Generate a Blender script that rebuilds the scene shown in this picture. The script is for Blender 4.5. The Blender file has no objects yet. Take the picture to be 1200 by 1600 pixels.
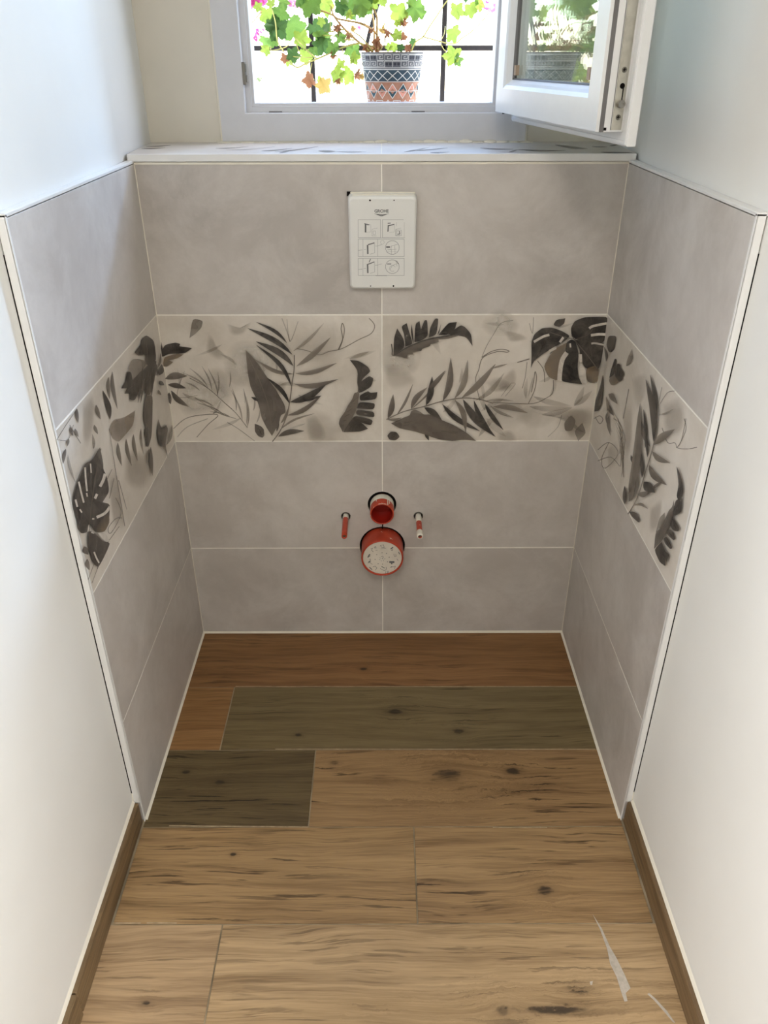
import bpy, bmesh, math, random
from mathutils import Vector, Matrix
C = bpy.context.scene.collection
sc = bpy.context.scene
R = math.radians
rnd = random.Random(7)

# ------------------------------------------------------------------ camera
F, PITCH, YAW, ROLL = 1222.7047, 0.525366, 0.001535, -0.001393
CAM = Vector((0.0013, -1.7138, 1.3804))
def ray(u, v):
    """direction of the photograph's pixel (u, v), the image taken to be 1200 x 1600"""
    x, y = u - 600, v - 800
    cr, sr = math.cos(ROLL), math.sin(ROLL)
    x, y = cr*x + sr*y, -sr*x + cr*y
    x /= F; up = -y/F
    cp, sp = math.cos(PITCH), math.sin(PITCH)
    yy = cp + sp*up; zz = -sp + cp*up
    c, s = math.cos(YAW), math.sin(YAW)
    return Vector((c*x + s*yy, -s*x + c*yy, zz))
def at(u, v, ax, val):
    """the point of the plane (axis ax = val) seen at a pixel: used to measure the room from the photograph"""
    d = ray(u, v)
    return CAM + d*((val - CAM[ax])/d[ax])
fw = ray(600, 800); rt = ray(600 + F, 800) - fw; upv = ray(600, 800 - F) - fw
cd = bpy.data.cameras.new('camera'); cam = bpy.data.objects.new('camera', cd); C.objects.link(cam)
M3 = Matrix((rt.normalized(), upv.normalized(), -fw.normalized())).transposed()
cam.matrix_world = Matrix.Translation(CAM) @ M3.to_4x4()
cd.sensor_fit = 'VERTICAL'; cd.sensor_height = 24; cd.lens = F/1600*24
cd.clip_start = 0.02; cd.clip_end = 300
sc.camera = cam

# ------------------------------------------------------------------ sky, sun, lamps, exposure
w = bpy.data.worlds.new('sky'); sc.world = w; w.use_nodes = True
nt = w.node_tree; nt.nodes.clear()
sky = nt.nodes.new('ShaderNodeTexSky'); sky.sky_type = 'NISHITA'; sky.sun_disc = False
sky.sun_elevation = R(58); sky.sun_rotation = R(60); sky.altitude = 300
bg = nt.nodes.new('ShaderNodeBackground'); bg.inputs['Strength'].default_value = 1.15
wo = nt.nodes.new('ShaderNodeOutputWorld')
nt.links.new(sky.outputs[0], bg.inputs[0]); nt.links.new(bg.outputs[0], wo.inputs[0])
sl = bpy.data.lights.new('sun', 'SUN'); sl.energy = 5.0; sl.color = (1, .94, .84); sl.angle = R(.6)
so = bpy.data.objects.new('sun', sl); C.objects.link(so)
so.rotation_euler = Vector((-.53, -.05, -.85)).to_track_quat('-Z', 'Y').to_euler()
def area(name, loc, look, sx, sy, e, col):
    l = bpy.data.lights.new(name, 'AREA'); l.shape = 'RECTANGLE'; l.size = sx; l.size_y = sy; l.energy = e; l.color = col
    o = bpy.data.objects.new(name, l); C.objects.link(o); o.location = loc
    o.rotation_euler = (Vector(look) - Vector(loc)).to_track_quat('-Z', 'Y').to_euler(); return o
# unseen lamps added behind the camera: overhead fill and two panels brightening the side walls
pb = bpy.data.lights.new('overhead_fill', 'POINT'); pb.energy = 28; pb.color = (1, .94, .87); pb.shadow_soft_size = .16
po = bpy.data.objects.new('overhead_fill', pb); C.objects.link(po); po.location = (-.12, -2.15, 2.30)
hw = area('side_fill', (1.50, -2.75, 1.7), (-.51, -1.05, .85), .8, 1.0, 22, (.97, .98, 1)); hw.data.spread = R(80)
hw = area('side_fill', (-1.50, -2.75, 1.8), (.51, -1.05, .95), .8, 1.0, 24, (.98, .98, 1)); hw.data.spread = R(80)
# second sun added, soft and blue, to put sky light on the left wall
bl = bpy.data.lights.new('blue_fill_sun', 'SUN'); bl.energy = 2.3; bl.color = (.44, .66, 1); bl.angle = R(7)
bo = bpy.data.objects.new('blue_fill_sun', bl); C.objects.link(bo)
bo.rotation_euler = Vector((-math.sin(R(32))*math.cos(R(30)), -math.cos(R(32))*math.cos(R(30)), -math.sin(R(30)))).to_track_quat('-Z', 'Y').to_euler()
vs = sc.view_settings; vs.view_transform = 'Standard'; vs.look = 'None'; vs.exposure = 0.12; vs.gamma = 1; vs.use_curve_mapping = False

# ------------------------------------------------------------------ materials
def lin(r, g, b):
    f = lambda c: (c/255/12.92) if c/255 <= .04045 else ((c/255 + .055)/1.055)**2.4
    return (f(r), f(g), f(b), 1)
class NT:
    def __init__(s, name):
        s.m = bpy.data.materials.new(name); s.m.use_nodes = True; s.t = s.m.node_tree; s.t.nodes.clear()
        s.out = s.n('ShaderNodeOutputMaterial')
    def n(s, k, **kw):
        x = s.t.nodes.new(k)
        for a, b in kw.items(): setattr(x, a, b)
        return x
    def l(s, a, b): s.t.links.new(a, b)
    def v(s, sock, val):
        if hasattr(val, 'is_output'): s.l(val, sock)
        elif val is not None: sock.default_value = val
    def math(s, op, a, b=None, c=None, clamp=False):
        x = s.n('ShaderNodeMath', operation=op, use_clamp=clamp)
        for i, q in enumerate((a, b, c)):
            if q is not None: s.v(x.inputs[i], q)
        return x.outputs[0]
    def noise(s, vec, scale, detail=3, rough=.55, dist=0):
        x = s.n('ShaderNodeTexNoise'); s.v(x.inputs['Vector'], vec)
        x.inputs['Scale'].default_value = scale; x.inputs['Detail'].default_value = detail
        x.inputs['Roughness'].default_value = rough; x.inputs['Distortion'].default_value = dist
        return x.outputs['Fac']
    def ramp(s, fac, *stops):
        x = s.n('ShaderNodeValToRGB'); s.v(x.inputs[0], fac)
        e = x.color_ramp.elements
        while len(e) < len(stops): e.new(.5)
        for el, (p, c) in zip(e, stops):
            el.position = p; el.color = c if hasattr(c, '__len__') else (c, c, c, 1)
        return x.outputs[0]
    def mix(s, fac, a, b, mode='MIX'):
        x = s.n('ShaderNodeMix', data_type='RGBA', blend_type=mode)
        s.v(x.inputs[0], fac); s.v(x.inputs[6], a); s.v(x.inputs[7], b)
        return x.outputs[2]
    def vec(s, offset_random=True, scale=(1, 1, 1), off=(0, 0, 0)):
        tc = s.n('ShaderNodeTexCoord'); mp = s.n('ShaderNodeMapping')
        s.l(tc.outputs['Object'], mp.inputs[0]); mp.inputs['Scale'].default_value = scale; mp.inputs['Location'].default_value = off
        v = mp.outputs[0]
        if offset_random:
            oi = s.n('ShaderNodeObjectInfo'); m = s.math('MULTIPLY', oi.outputs['Random'], 37.0)
            a = s.n('ShaderNodeVectorMath', operation='ADD'); s.l(v, a.inputs[0]); s.l(m, a.inputs[1]); v = a.outputs[0]
        return v
    def bsdf(s, col, rough=.5, spec=.5, metal=0, bump=None, bstr=.1, bdist=.002, trans=None):
        b = s.n('ShaderNodeBsdfPrincipled'); s.v(b.inputs['Base Color'], col); s.v(b.inputs['Roughness'], rough)
        b.inputs['Specular IOR Level'].default_value = spec; b.inputs['Metallic'].default_value = metal
        if bump is not None:
            bp = s.n('ShaderNodeBump'); bp.inputs['Strength'].default_value = bstr; bp.inputs['Distance'].default_value = bdist
            s.l(bump, bp.inputs['Height']); s.l(bp.outputs[0], b.inputs['Normal'])
        s.b = b
        if trans is not None:
            t = s.n('ShaderNodeBsdfTranslucent'); s.v(t.inputs[0], trans); mx = s.n('ShaderNodeMixShader'); mx.inputs[0].default_value = .5
            s.l(b.outputs[0], mx.inputs[1]); s.l(t.outputs[0], mx.inputs[2]); s.l(mx.outputs[0], s.out.inputs[0])
        else: s.l(b.outputs[0], s.out.inputs[0])
        return s.m
def plain(name, rgb, rough=.5, spec=.5, metal=0, var=.06, scale=25):
    n = NT(name); f = n.noise(n.vec(), scale, 3)
    c = lin(*rgb); d = tuple(x*(1 - var) for x in c[:3]) + (1,); e = tuple(min(1, x*(1 + var)) for x in c[:3]) + (1,)
    return n.bsdf(n.ramp(f, (.3, d), (.7, e)), rough, spec, metal)
def m_tile(name, a, b, c, rough):
    n = NT(name); v = n.vec()
    f = n.noise(v, 2.4, 5, .60, .3); g = n.noise(v, 6, 7, .70, .35); h = n.noise(v, 160, 2, .5); k = n.noise(v, 26, 5, .7, .2)
    col = n.mix(n.ramp(f, (.36, 0), (.64, 1)), lin(*a), lin(*b))
    col = n.mix(n.math('MULTIPLY', n.ramp(g, (.42, 0), (.70, 1)), .62), col, lin(*c))
    col = n.mix(n.math('MULTIPLY', n.ramp(k, (.5, 0), (.8, 1)), .30), col, lin(*a))
    rr = n.math('MULTIPLY_ADD', g, .12, rough)
    return n.bsdf(col, rr, .45, 0, h, .02, .0005)
MT = {}
MT['tile'] = m_tile('greige_stoneware', (174, 167, 160), (195, 188, 181), (214, 209, 203), .36)
MT['decor'] = m_tile('decor_stoneware', (190, 181, 168), (216, 208, 197), (228, 222, 213), .36)
MT['sill'] = m_tile('sill_stoneware', (196, 190, 182), (208, 203, 197), (186, 178, 168), .34)
def m_print():
    n = NT('leaf_ink'); a = n.n('ShaderNodeVertexColor', layer_name='Col')
    f = n.noise(n.vec(False), 24, 6, .70, .8); g = n.noise(n.vec(False), 9, 3, .6, .5)
    col = n.mix(n.math('MULTIPLY', n.ramp(f, (.38, 0), (.70, 1)), .55), a.outputs[0], lin(118, 110, 101))
    n.bsdf(col, .42, .45)
    t = n.n('ShaderNodeBsdfTransparent'); m = n.n('ShaderNodeMixShader')
    al = n.math('MULTIPLY', a.outputs[1], n.math('MULTIPLY_ADD', n.ramp(g, (.35, 0), (.6, 1)), .35, .72), clamp=True)
    n.l(al, m.inputs[0]); n.l(t.outputs[0], m.inputs[1]); n.l(n.b.outputs[0], m.inputs[2]); n.l(m.outputs[0], n.out.inputs[0])
    return n.m
MT['print'] = m_print()
def m_vcol(name, rough=.5, spec=.4, noise=.25):
    n = NT(name); a = n.n('ShaderNodeVertexColor', layer_name='Col')
    f = n.noise(n.vec(False), 60, 4, .6)
    return n.bsdf(n.mix(noise, a.outputs[0], n.ramp(f, (.3, .15), (.7, .85)), 'OVERLAY'), rough, spec)
MT['vcol'] = m_vcol('painted_clay', .6, .35)
MT['grout'] = plain('pale_grout', (238, 234, 224), .9, .2)
MT['floor_grout'] = plain('floor_grout', (150, 136, 112), .9, .2, var=.45, scale=14)
MT['joint'] = plain('joint_mortar', (172, 154, 126), .9, .2, var=.25, scale=70)
MT['profile'] = plain('white_profile', (222, 221, 218), .35, .5, var=.02)
MT['caulk'] = plain('cream_caulk', (226, 220, 204), .6, .4, var=.05)
def m_plaster():
    n = NT('white_plaster'); v = n.vec(False)
    f = n.noise(v, 2.2, 4, .55); h = n.noise(v, 90, 3, .5); k = n.noise(v, 9, 3, .6)
    return n.bsdf(n.ramp(f, (.3, lin(221, 219, 213)), (.7, lin(228, 227, 222))), .62, .35, 0, n.math('ADD', h, n.math('MULTIPLY', k, 3)), .10, .0012)
MT['plaster'] = m_plaster()
MT['reveal'] = plain('shaded_plaster', (208, 202, 188), .75, .25, var=.03, scale=6)  # plaster darkened and warmed, the shade of the window wall put in the colour
MT['pvc'] = plain('white_pvc', (224, 224, 223), .28, .5, var=.02)
MT['pvc_frame'] = plain('grey_white_pvc', (198, 198, 200), .32, .45, var=.02)
MT['steel'] = plain('roller_steel', (150, 147, 140), .35, .5, .9)
MT['seal'] = plain('grey_gasket', (112, 110, 109), .6, .3)
MT['zinc'] = plain('zinc_plated_steel', (190, 186, 174), .38, .5, .85, var=.12, scale=60)
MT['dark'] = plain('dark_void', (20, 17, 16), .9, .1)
MT['screw'] = plain('screw_steel', (120, 116, 108), .4, .5, .9)
MT['clip'] = plain('beige_glazing_block', (168, 146, 124), .6, .3)
MT['iron'] = plain('wrought_iron', (52, 46, 46), .55, .4, .2, var=.2)
MT['cover'] = plain('white_plastic', (222, 221, 216), .42, .45, var=.015)
MT['ink'] = plain('grey_ink', (146, 146, 145), .6, .3)
MT['ink_dark'] = plain('dark_grey_ink', (98, 98, 98), .6, .3)
MT['cap'] = plain('cream_plastic', (214, 206, 192), .45, .4)
def m_red():
    n = NT('red_pipe_plastic'); v = n.vec()
    f = n.noise(v, 26, 3, .6); g = n.noise(v, 70, 3, .6)
    col = n.ramp(f, (.3, lin(166, 54, 32)), (.7, lin(192, 70, 42)))
    col = n.mix(n.ramp(g, (.66, 0), (.70, 1)), col, lin(214, 190, 176))
    return n.bsdf(col, .38, .45)
MT['red'] = m_red()
MT['red_in'] = plain('red_pipe_bore', (150, 26, 14), .45, .4)
MT['smear'] = plain('dried_mortar', (184, 174, 160), .85, .2, var=.12, scale=120)
MT['earth'] = plain('potting_soil', (92, 70, 52), .95, .1, var=.5, scale=90)
MT['stem'] = plain('green_stem', (176, 168, 92), .6, .3, var=.2)
MT['stem_brown'] = plain('woody_stem', (168, 134, 84), .7, .3, var=.2)
MT['petal'] = NT('pink_petal').bsdf(lin(206, 92, 152), .6, .2, trans=lin(216, 120, 172))
MT['petal_pale'] = NT('pale_pink_petal').bsdf(lin(236, 150, 190), .6, .2, trans=lin(250, 170, 205))
def m_leaf(name, a, b, t):
    n = NT(name); v = n.vec(); f = n.noise(v, 45, 3, .6)
    return n.bsdf(n.ramp(f, (.35, lin(*a)), (.65, lin(*b))), .5, .35, trans=lin(*t))
MT['leaf_green'] = m_leaf('leaf_green', (74, 108, 52), (102, 136, 66), (120, 150, 66))
MT['leaf_dark'] = m_leaf('leaf_deep_green', (58, 88, 48), (78, 110, 58), (86, 116, 60))
MT['leaf_lime'] = m_leaf('leaf_lime', (118, 142, 58), (146, 164, 70), (164, 182, 78))
MT['leaf_brown'] = m_leaf('leaf_dry_brown', (122, 82, 58), (160, 112, 84), (160, 108, 74))
MT['leaf_gold'] = m_leaf('leaf_golden', (176, 140, 76), (196, 164, 104), (190, 158, 88))
MT['ground'] = plain('pale_gravel', (214, 208, 196), .9, .2, var=.08, scale=6)
MT['render'] = plain('outside_render', (226, 218, 204), .9, .2, var=.04)
MT['bush'] = m_leaf('bush_green', (96, 128, 70), (130, 160, 92), (150, 180, 100))

def m_wood(name, base, dark, light, seed, knots=(), axis='x', streak=.6):
    """wood-look stoneware: grain along the plank, dark wavy cracks, knots that bend the grain"""
    n = NT(name); tc = n.n('ShaderNodeTexCoord'); sp = n.n('ShaderNodeSeparateXYZ'); n.l(tc.outputs['Object'], sp.inputs[0])
    if axis == 'x': X, Y = sp.outputs[0], sp.outputs[1]
    else: X, Y = sp.outputs[1], sp.outputs[2]
    def comb(sx, sy, yy):
        c = n.n('ShaderNodeCombineXYZ'); n.l(n.math('MULTIPLY', X, sx), c.inputs[0]); n.l(n.math('MULTIPLY', yy, sy), c.inputs[1]); c.inputs[2].default_value = seed*1.37; return c.outputs[0]
    low = n.noise(comb(2.8, 6.0, Y), 1.0, 2, .5); low2 = n.noise(comb(11, 26, Y), 1.0, 2, .5)
    yy = n.math('ADD', Y, n.math('ADD', n.math('MULTIPLY', n.math('SUBTRACT', low, .5), .050), n.math('MULTIPLY', n.math('SUBTRACT', low2, .5), .007)))
    kn = None
    for kx, ky, kr, *st in knots:
        st = st[0] if st else .55
        dx = n.math('MULTIPLY', n.math('SUBTRACT', X, kx), st/kr); dy = n.math('MULTIPLY', n.math('SUBTRACT', Y, ky), 1/kr)
        r2 = n.math('ADD', n.math('MULTIPLY', dx, dx), n.math('MULTIPLY', dy, dy))
        r2 = n.math('MULTIPLY', r2, n.math('MULTIPLY_ADD', n.noise(comb(60, 110, Y), 1.0, 3, .6), 2.4, -.2))
        g = n.math('EXPONENT', n.math('MULTIPLY', r2, -1.0))
        wide = n.math('EXPONENT', n.math('MULTIPLY', r2, -.22))
        # the grain parts around the knot
        yy = n.math('ADD', yy, n.math('MULTIPLY', n.math('MULTIPLY', dy, wide), -kr*.6))
        kn = g if kn is None else n.math('MAXIMUM', kn, g)
    fibre = n.noise(comb(12, 430, yy), 1.0, 2, .6)
    fine = n.noise(comb(5, 170, yy), 1.0, 4, .65)
    mid = n.noise(comb(2.4, 48, yy), 1.0, 4, .62, .3)
    tone = n.noise(comb(1.5, 9, yy), 1.0, 3, .55)
    crack = n.noise(comb(6.5, 125, yy), 1.0, 4, .62, .25)
    patch = n.noise(comb(3.0, 11, yy), 1.0, 2, .5)
    col = n.mix(n.ramp(tone, (.36, 0), (.64, 1)), lin(*base), lin(*light))
    col = n.mix(n.math('MULTIPLY', n.ramp(mid, (.45, 0), (.66, 1)), .62), col, lin(*dark))
    col = n.mix(n.math('MULTIPLY', n.ramp(fine, (.40, 0), (.70, 1)), .34), col, lin(*dark))
    col = n.mix(n.math('MULTIPLY', n.ramp(fibre, (.40, 0), (.65, 1)), .22), col, tuple(c*1.5 for c in lin(*light)[:3]) + (1,))
    cm = n.math('MULTIPLY', n.ramp(crack, (.56, 0), (.625, 1)), n.ramp(patch, (.40, .10), (.58, 1)))
    col = n.mix(n.math('MULTIPLY', cm, streak), col, tuple(c*.38 for c in lin(*dark)[:3]) + (1,))
    if kn is not None:
        col = n.mix(n.math('MULTIPLY', kn, .45), col, tuple(c*.55 for c in lin(*dark)[:3]) + (1,))
        core = n.math('MULTIPLY', n.ramp(kn, (.60, 0), (.85, 1)), n.ramp(fine, (.38, 0), (.52, 1)))
        col = n.mix(n.math('MULTIPLY', core, .8), col, lin(30, 22, 16))
    rr = n.math('MULTIPLY_ADD', fine, .22, .34)
    return n.bsdf(col, rr, .4, 0, n.math('SUBTRACT', fine, n.math('MULTIPLY', cm, .6)), .12, .0012)

def m_glass():
    n = NT('window_glass'); geo = n.n('ShaderNodeNewGeometry')
    ior = n.math('MULTIPLY_ADD', geo.outputs['Backfacing'], 1/1.5 - 1.5, 1.5)
    fr = n.n('ShaderNodeFresnel'); n.l(ior, fr.inputs[0])
    t = n.n('ShaderNodeBsdfTransparent'); t.inputs[0].default_value = (.955, .985, .97, 1)
    g = n.n('ShaderNodeBsdfGlossy'); g.inputs['Roughness'].default_value = 0.0; g.inputs[0].default_value = (1, 1, 1, 1)
    m = n.n('ShaderNodeMixShader'); n.l(fr.outputs[0], m.inputs[0]); n.l(t.outputs[0], m.inputs[1]); n.l(g.outputs[0], m.inputs[2])
    n.l(m.outputs[0], n.out.inputs[0]); return n.m
MT['glass'] = m_glass()

# ------------------------------------------------------------------ mesh helpers
def link(name, verts, faces, m, parent=None, cols=None, smooth=False):
    me = bpy.data.meshes.new(name); me.from_pydata([tuple(v) for v in verts], [], faces); me.update()
    if cols is not None:
        a = me.color_attributes.new('Col', 'FLOAT_COLOR', 'POINT')
        for i, c in enumerate(cols): a.data[i].color = c
    if smooth:
        for p in me.polygons: p.use_smooth = True
    me.materials.append(m)
    o = bpy.data.objects.new(name, me); C.objects.link(o)
    if parent: o.parent = parent
    return o
def bm_link(name, bm, m, parent=None, smooth=False):
    bmesh.ops.recalc_face_normals(bm, faces=bm.faces[:])
    me = bpy.data.meshes.new(name); bm.to_mesh(me); bm.free()
    if smooth:
        for p in me.polygons: p.use_smooth = True
    me.materials.append(m)
    o = bpy.data.objects.new(name, me); C.objects.link(o)
    if parent: o.parent = parent
    return o
def add_box(bm, lo, hi, bev=0, seg=1):
    lo, hi = [min(a, b) for a, b in zip(lo, hi)], [max(a, b) for a, b in zip(lo, hi)]
    vs = [bm.verts.new((x, y, z)) for x in (lo[0], hi[0]) for y in (lo[1], hi[1]) for z in (lo[2], hi[2])]
    fs = [bm.faces.new([vs[i] for i in q]) for q in ((0, 1, 3, 2), (4, 6, 7, 5), (0, 4, 5, 1), (2, 3, 7, 6), (0, 2, 6, 4), (1, 5, 7, 3))]
    if bev:
        ed = list({e for f in fs for e in f.edges})
        bmesh.ops.bevel(bm, geom=ed, offset=bev, segments=seg, affect='EDGES', profile=.5)
def box(name, lo, hi, m, parent=None, bev=0, seg=1):
    bm = bmesh.new(); add_box(bm, lo, hi, bev, seg); return bm_link(name, bm, m, parent)
def prism(name, poly, dvec, m, parent=None):
    """polygon (3D points) extruded by a vector"""
    n = len(poly); d = Vector(dvec); vs = [Vector(p) for p in poly] + [Vector(p) + d for p in poly]
    fs = [tuple(range(n)), tuple(range(2*n - 1, n - 1, -1))] + [(i, (i + 1) % n, (i + 1) % n + n, i + n) for i in range(n)]
    bm = bmesh.new(); bv = [bm.verts.new(v) for v in vs]
    for f in fs: bm.faces.new([bv[i] for i in f])
    return bm_link(name, bm, m, parent)
def lathe(bm, prof, origin, axis=(0, 0, 1), seg=32, closed_ends=False):
    """prof: (radius, along) ; returns rings"""
    a = Vector(axis).normalized(); q = a.to_track_quat('Z', 'Y'); o = Vector(origin); rings = []
    for r, h in prof:
        rings.append([bm.verts.new(o + q @ Vector((r*math.cos(2*math.pi*k/seg), r*math.sin(2*math.pi*k/seg), h))) for k in range(seg)])
    for A, B in zip(rings, rings[1:]):
        for k in range(seg): bm.faces.new((A[k], A[(k + 1) % seg], B[(k + 1) % seg], B[k]))
    if closed_ends:
        bm.faces.new(rings[0]); bm.faces.new(rings[-1])
    return rings
def tube(bm, pts, r0, r1=None, seg=6):
    pts = [Vector(p) for p in pts]; r1 = r0 if r1 is None else r1; n = len(pts); prev = None
    for i, p in enumerate(pts):
        t = (pts[min(i + 1, n - 1)] - pts[max(i - 1, 0)]).normalized(); q = t.to_track_quat('Z', 'Y'); r = r0 + (r1 - r0)*i/(n - 1)
        ring = [bm.verts.new(p + q @ Vector((r*math.cos(2*math.pi*k/seg), r*math.sin(2*math.pi*k/seg), 0))) for k in range(seg)]
        if prev:
            # nearest start to avoid twist
            s = min(range(seg), key=lambda s_: (ring[s_].co - prev[0].co).length); ring = ring[s:] + ring[:s]
            for k in range(seg): bm.faces.new((prev[k], prev[(k + 1) % seg], ring[(k + 1) % seg], ring[k]))
        else: bm.faces.new(ring)
        prev = ring
    bm.faces.new(prev)
def smooth_pts(P, n=6):
    P = [Vector(p) for p in P]; out = []
    for i in range(len(P) - 1):
        a, b, c, d = P[max(i - 1, 0)], P[i], P[i + 1], P[min(i + 2, len(P) - 1)]
        for k in range(n):
            t = k/n; out.append(.5*((2*b) + (c - a)*t + (2*a - 5*b + 4*c - d)*t*t + (3*b - a - 3*c + d)*t**3))
    out.append(P[-1]); return out
def struct(o): o['kind'] = 'structure'; return o
def empty(name, loc=(0, 0, 0)):
    o = bpy.data.objects.new(name, None); C.objects.link(o); o.location = loc; o.empty_display_size = .05; return o
def tag(o, label, cat, group=None):
    o['label'] = label; o['category'] = cat
    if group: o['group'] = group
    return o

# ------------------------------------------------------------------ measures (metres)
XT = .498            # tile faces of the niche, left and right
XW = .513            # plaster behind the tiles
DT = .620            # depth of the niche
Z = [0, .2790, .5840, .8905, 1.2000]     # joints between the tile rows
ZS = 1.2145          # top of the window sill
YB = .262            # plaster of the window wall
G = .0014            # half a joint
TOPZ = 2.46

# ------------------------------------------------------------------ floor: planks of wood-look stoneware
floor = struct(box('floor', (-1.7, -4.2, -.03), (1.7, .02, -.0016), MT['floor_grout']))
YJ = [.001, -.217, -.4262, -.6355, -.8462, -1.056, -1.266, -1.476]
planks = [
 # row, x0, x1, base, dark, light, knots, streak
 (0, -.498, .498, (128, 92, 56), (92, 60, 32), (142, 104, 66), [(-.05, -.15, .008)], .5),
 (1, -.498, -.3765, (140, 102, 62), (102, 70, 38), (150, 112, 70), [], .4),
 (1, -.3765, .498, (112, 96, 64), (80, 66, 42), (122, 106, 74), [(.03, -.305, .014), (.18, -.37, .011), (-.20, -.38, .007)], .6),
 (2, -.498, -.155, (96, 80, 52), (58, 44, 26), (108, 92, 62), [(-.36, -.52, .010), (-.44, -.49, .008)], .9),
 (2, -.155, .498, (146, 116, 78), (88, 60, 34), (158, 128, 90), [(.145, -.50, .024), (.29, -.49, .014), (-.11, -.465, .008)], .95),
 (3, -.498, .0637, (154, 124, 84), (98, 72, 42), (166, 136, 96), [(-.30, -.70, .006)], .8),
 (3, .0637, .498, (152, 122, 84), (92, 66, 38), (168, 138, 98), [(.31, -.78, .012)], .9),
 (4, -.51, -.296, (164, 134, 98), (104, 78, 52), (178, 150, 114), [(-.40, -.985, .006)], .55),
 (4, -.296, .51, (168, 140, 102), (106, 80, 50), (184, 156, 118), [(.29, -.998, .011, .13), (.20, -1.0, .012, .8), (.335, -.965, .010, .3), (-.02, -1.03, .010)], .5),
 (5, -.51, .2, (160, 132, 94), (104, 76, 46), (170, 142, 104), [], .7),
 (5, .2, .51, (150, 122, 86), (96, 70, 42), (164, 136, 98), [], .7),
 (6, -.51, -.05, (160, 132, 94), (104, 76, 46), (170, 142, 104), [], .7),
 (6, -.05, .51, (150, 122, 86), (96, 70, 42), (164, 136, 98), [], .7),
]
for i, (r, x0, x1, b, d, l, k, s) in enumerate(planks):
    m = m_wood('wood_look_%d' % i, b, d, l, i*3.1 + 1, k, 'x', s)
    g0 = G if x0 > -.49 else 0; g1 = G if x1 < .49 else 0
    box('plank', (x0 + g0, YJ[r + 1] + .0011, -.012), (x1 - g1, YJ[r] - .0011, 0), m, floor, .0006)
# dried mortar scuffs on the planks
def smear(pts, h=.0006):
    P = [at(u, v, 2, .0003) for u, v in pts]
    return prism('mortar_smear', P, (0, 0, h), MT['smear'], floor)
c3 = lambda x, y: (580 + x/2.1429, 1240 + y/2.1429)
smear([c3(*p) for p in ((742, 405), (765, 452), (790, 520), (800, 570), (822, 615), (838, 668), (848, 697), (858, 695), (852, 668), (868, 652), (850, 610), (838, 585), (818, 545), (800, 515), (772, 452))])
smear([c3(*p) for p in ((925, 672), (945, 690), (985, 735), (1010, 765), (1018, 768), (990, 728), (950, 685), (930, 668))])
smear([(c3(732, 630)), c3(742, 628), c3(740, 640), c3(734, 641)])
c2 = lambda x, y: (80 + x/2.1429, 1240 + y/2.1429)
for a, b in (((395, 108), (860, 112)), ((205, 434), (300, 434)), ((320, 433), (420, 434))):
    p, q = at(*c2(*a), 2, .0002), at(*c2(*b), 2, .0002); dy = .0011
    prism('joint_filler', [p + Vector((0, dy, 0)), q + Vector((0, dy, 0)), q - Vector((0, dy, 0)), p - Vector((0, dy, 0))], (0, 0, .0004), MT['joint'], floor)
for (u0, u1, v) in ((368, 900, 1072.5), (430, 930, 1170.5), (770, 855, 1293)):
    p, q = at(u0, v, 2, .0002), at(u1, v, 2, .0002); dy = .0008
    prism('joint_filler', [p + Vector((0, dy, 0)), q + Vector((0, dy, 0)), q - Vector((0, dy, 0)), p - Vector((0, dy, 0))], (0, 0, .0004), MT['joint'], floor)

# ------------------------------------------------------------------ walls
def wall_side(name, s):
    poly = [(s*XW, -1.85, -.03), (s*XW, -.05, -.03), (s*.531, YB + .04, -.03), (s*.66, YB + .04, -.03), (s*.66, -1.85, -.03)]
    return struct(prism(name, poly, (0, 0, TOPZ + .03), MT['plaster']))
wall_left, wall_right = wall_side('wall_left', -1), wall_side('wall_right', 1)
# window wall: thick, with an opening for the window; the plinth below carries the tiles
bm = bmesh.new()
OX0, OX1, OZ0, OZ1, YE = -.345, .310, 1.226, 2.15, .40
add_box(bm, (-.56, .010, -.03), (.56, .30, 1.1995))
add_box(bm, (-.56, YB, 1.19), (.56, YE, OZ0)); add_box(bm, (-.56, YB, OZ0), (OX0, YE, OZ1)); add_box(bm, (OX1, YB, OZ0), (.56, YE, OZ1)); add_box(bm, (-.56, YB, OZ1), (.56, YE, TOPZ))
add_box(bm, (-.56, .30, -.6), (.56, YE, 1.2))
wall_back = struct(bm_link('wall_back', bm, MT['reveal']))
struct(box('ceiling', (-1.7, -4.2, TOPZ), (1.7, YE, TOPZ + .1), MT['plaster']))
bm = bmesh.new()
add_box(bm, (-1.7, -4.2, -.03), (1.7, -4.1, TOPZ))
for s in (-1, 1): add_box(bm, (s*1.7, -4.1, -.03), (s*1.6, -1.85, TOPZ)); add_box(bm, (s*1.7, -1.85, -.03), (s*.66, -1.75, TOPZ))
struct(bm_link('wall_front', bm, MT['plaster']))
# grout beds behind the tiles
box('grout', (-XT, .0004, .0), (XT, .010, 1.1995), MT['grout'], wall_back)
for s, wl in ((-1, wall_left), (1, wall_right)):
    box('grout', (s*(XT + .0004), -DT + .004, 0), (s*XW, .010, 1.196), MT['grout'], wl)
    # bead of grout along floor and corner
    p0, p1 = Vector((s*XT, .002, 0)), Vector((s*XT, -DT + .003, 0))
    prism('grout_bead', [p0, p0 + Vector((-s*.0045, 0, 0)), p0 + Vector((0, 0, .005))], p1 - p0, MT['caulk'], wl)
    p0 = Vector((s*XT, .001, .0)); prism('grout_bead', [p0, p0 + Vector((-s*.0022, 0, 0)), p0 + Vector((0, -.0022, 0))], (0, 0, 1.199), MT['caulk'], wl)
p0 = Vector((-XT, .001, 0)); prism('grout_bead', [p0, p0 + Vector((0, -.004, 0)), p0 + Vector((0, 0, .0075))], (2*XT, 0, 0), MT['caulk'], wall_back)
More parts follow.
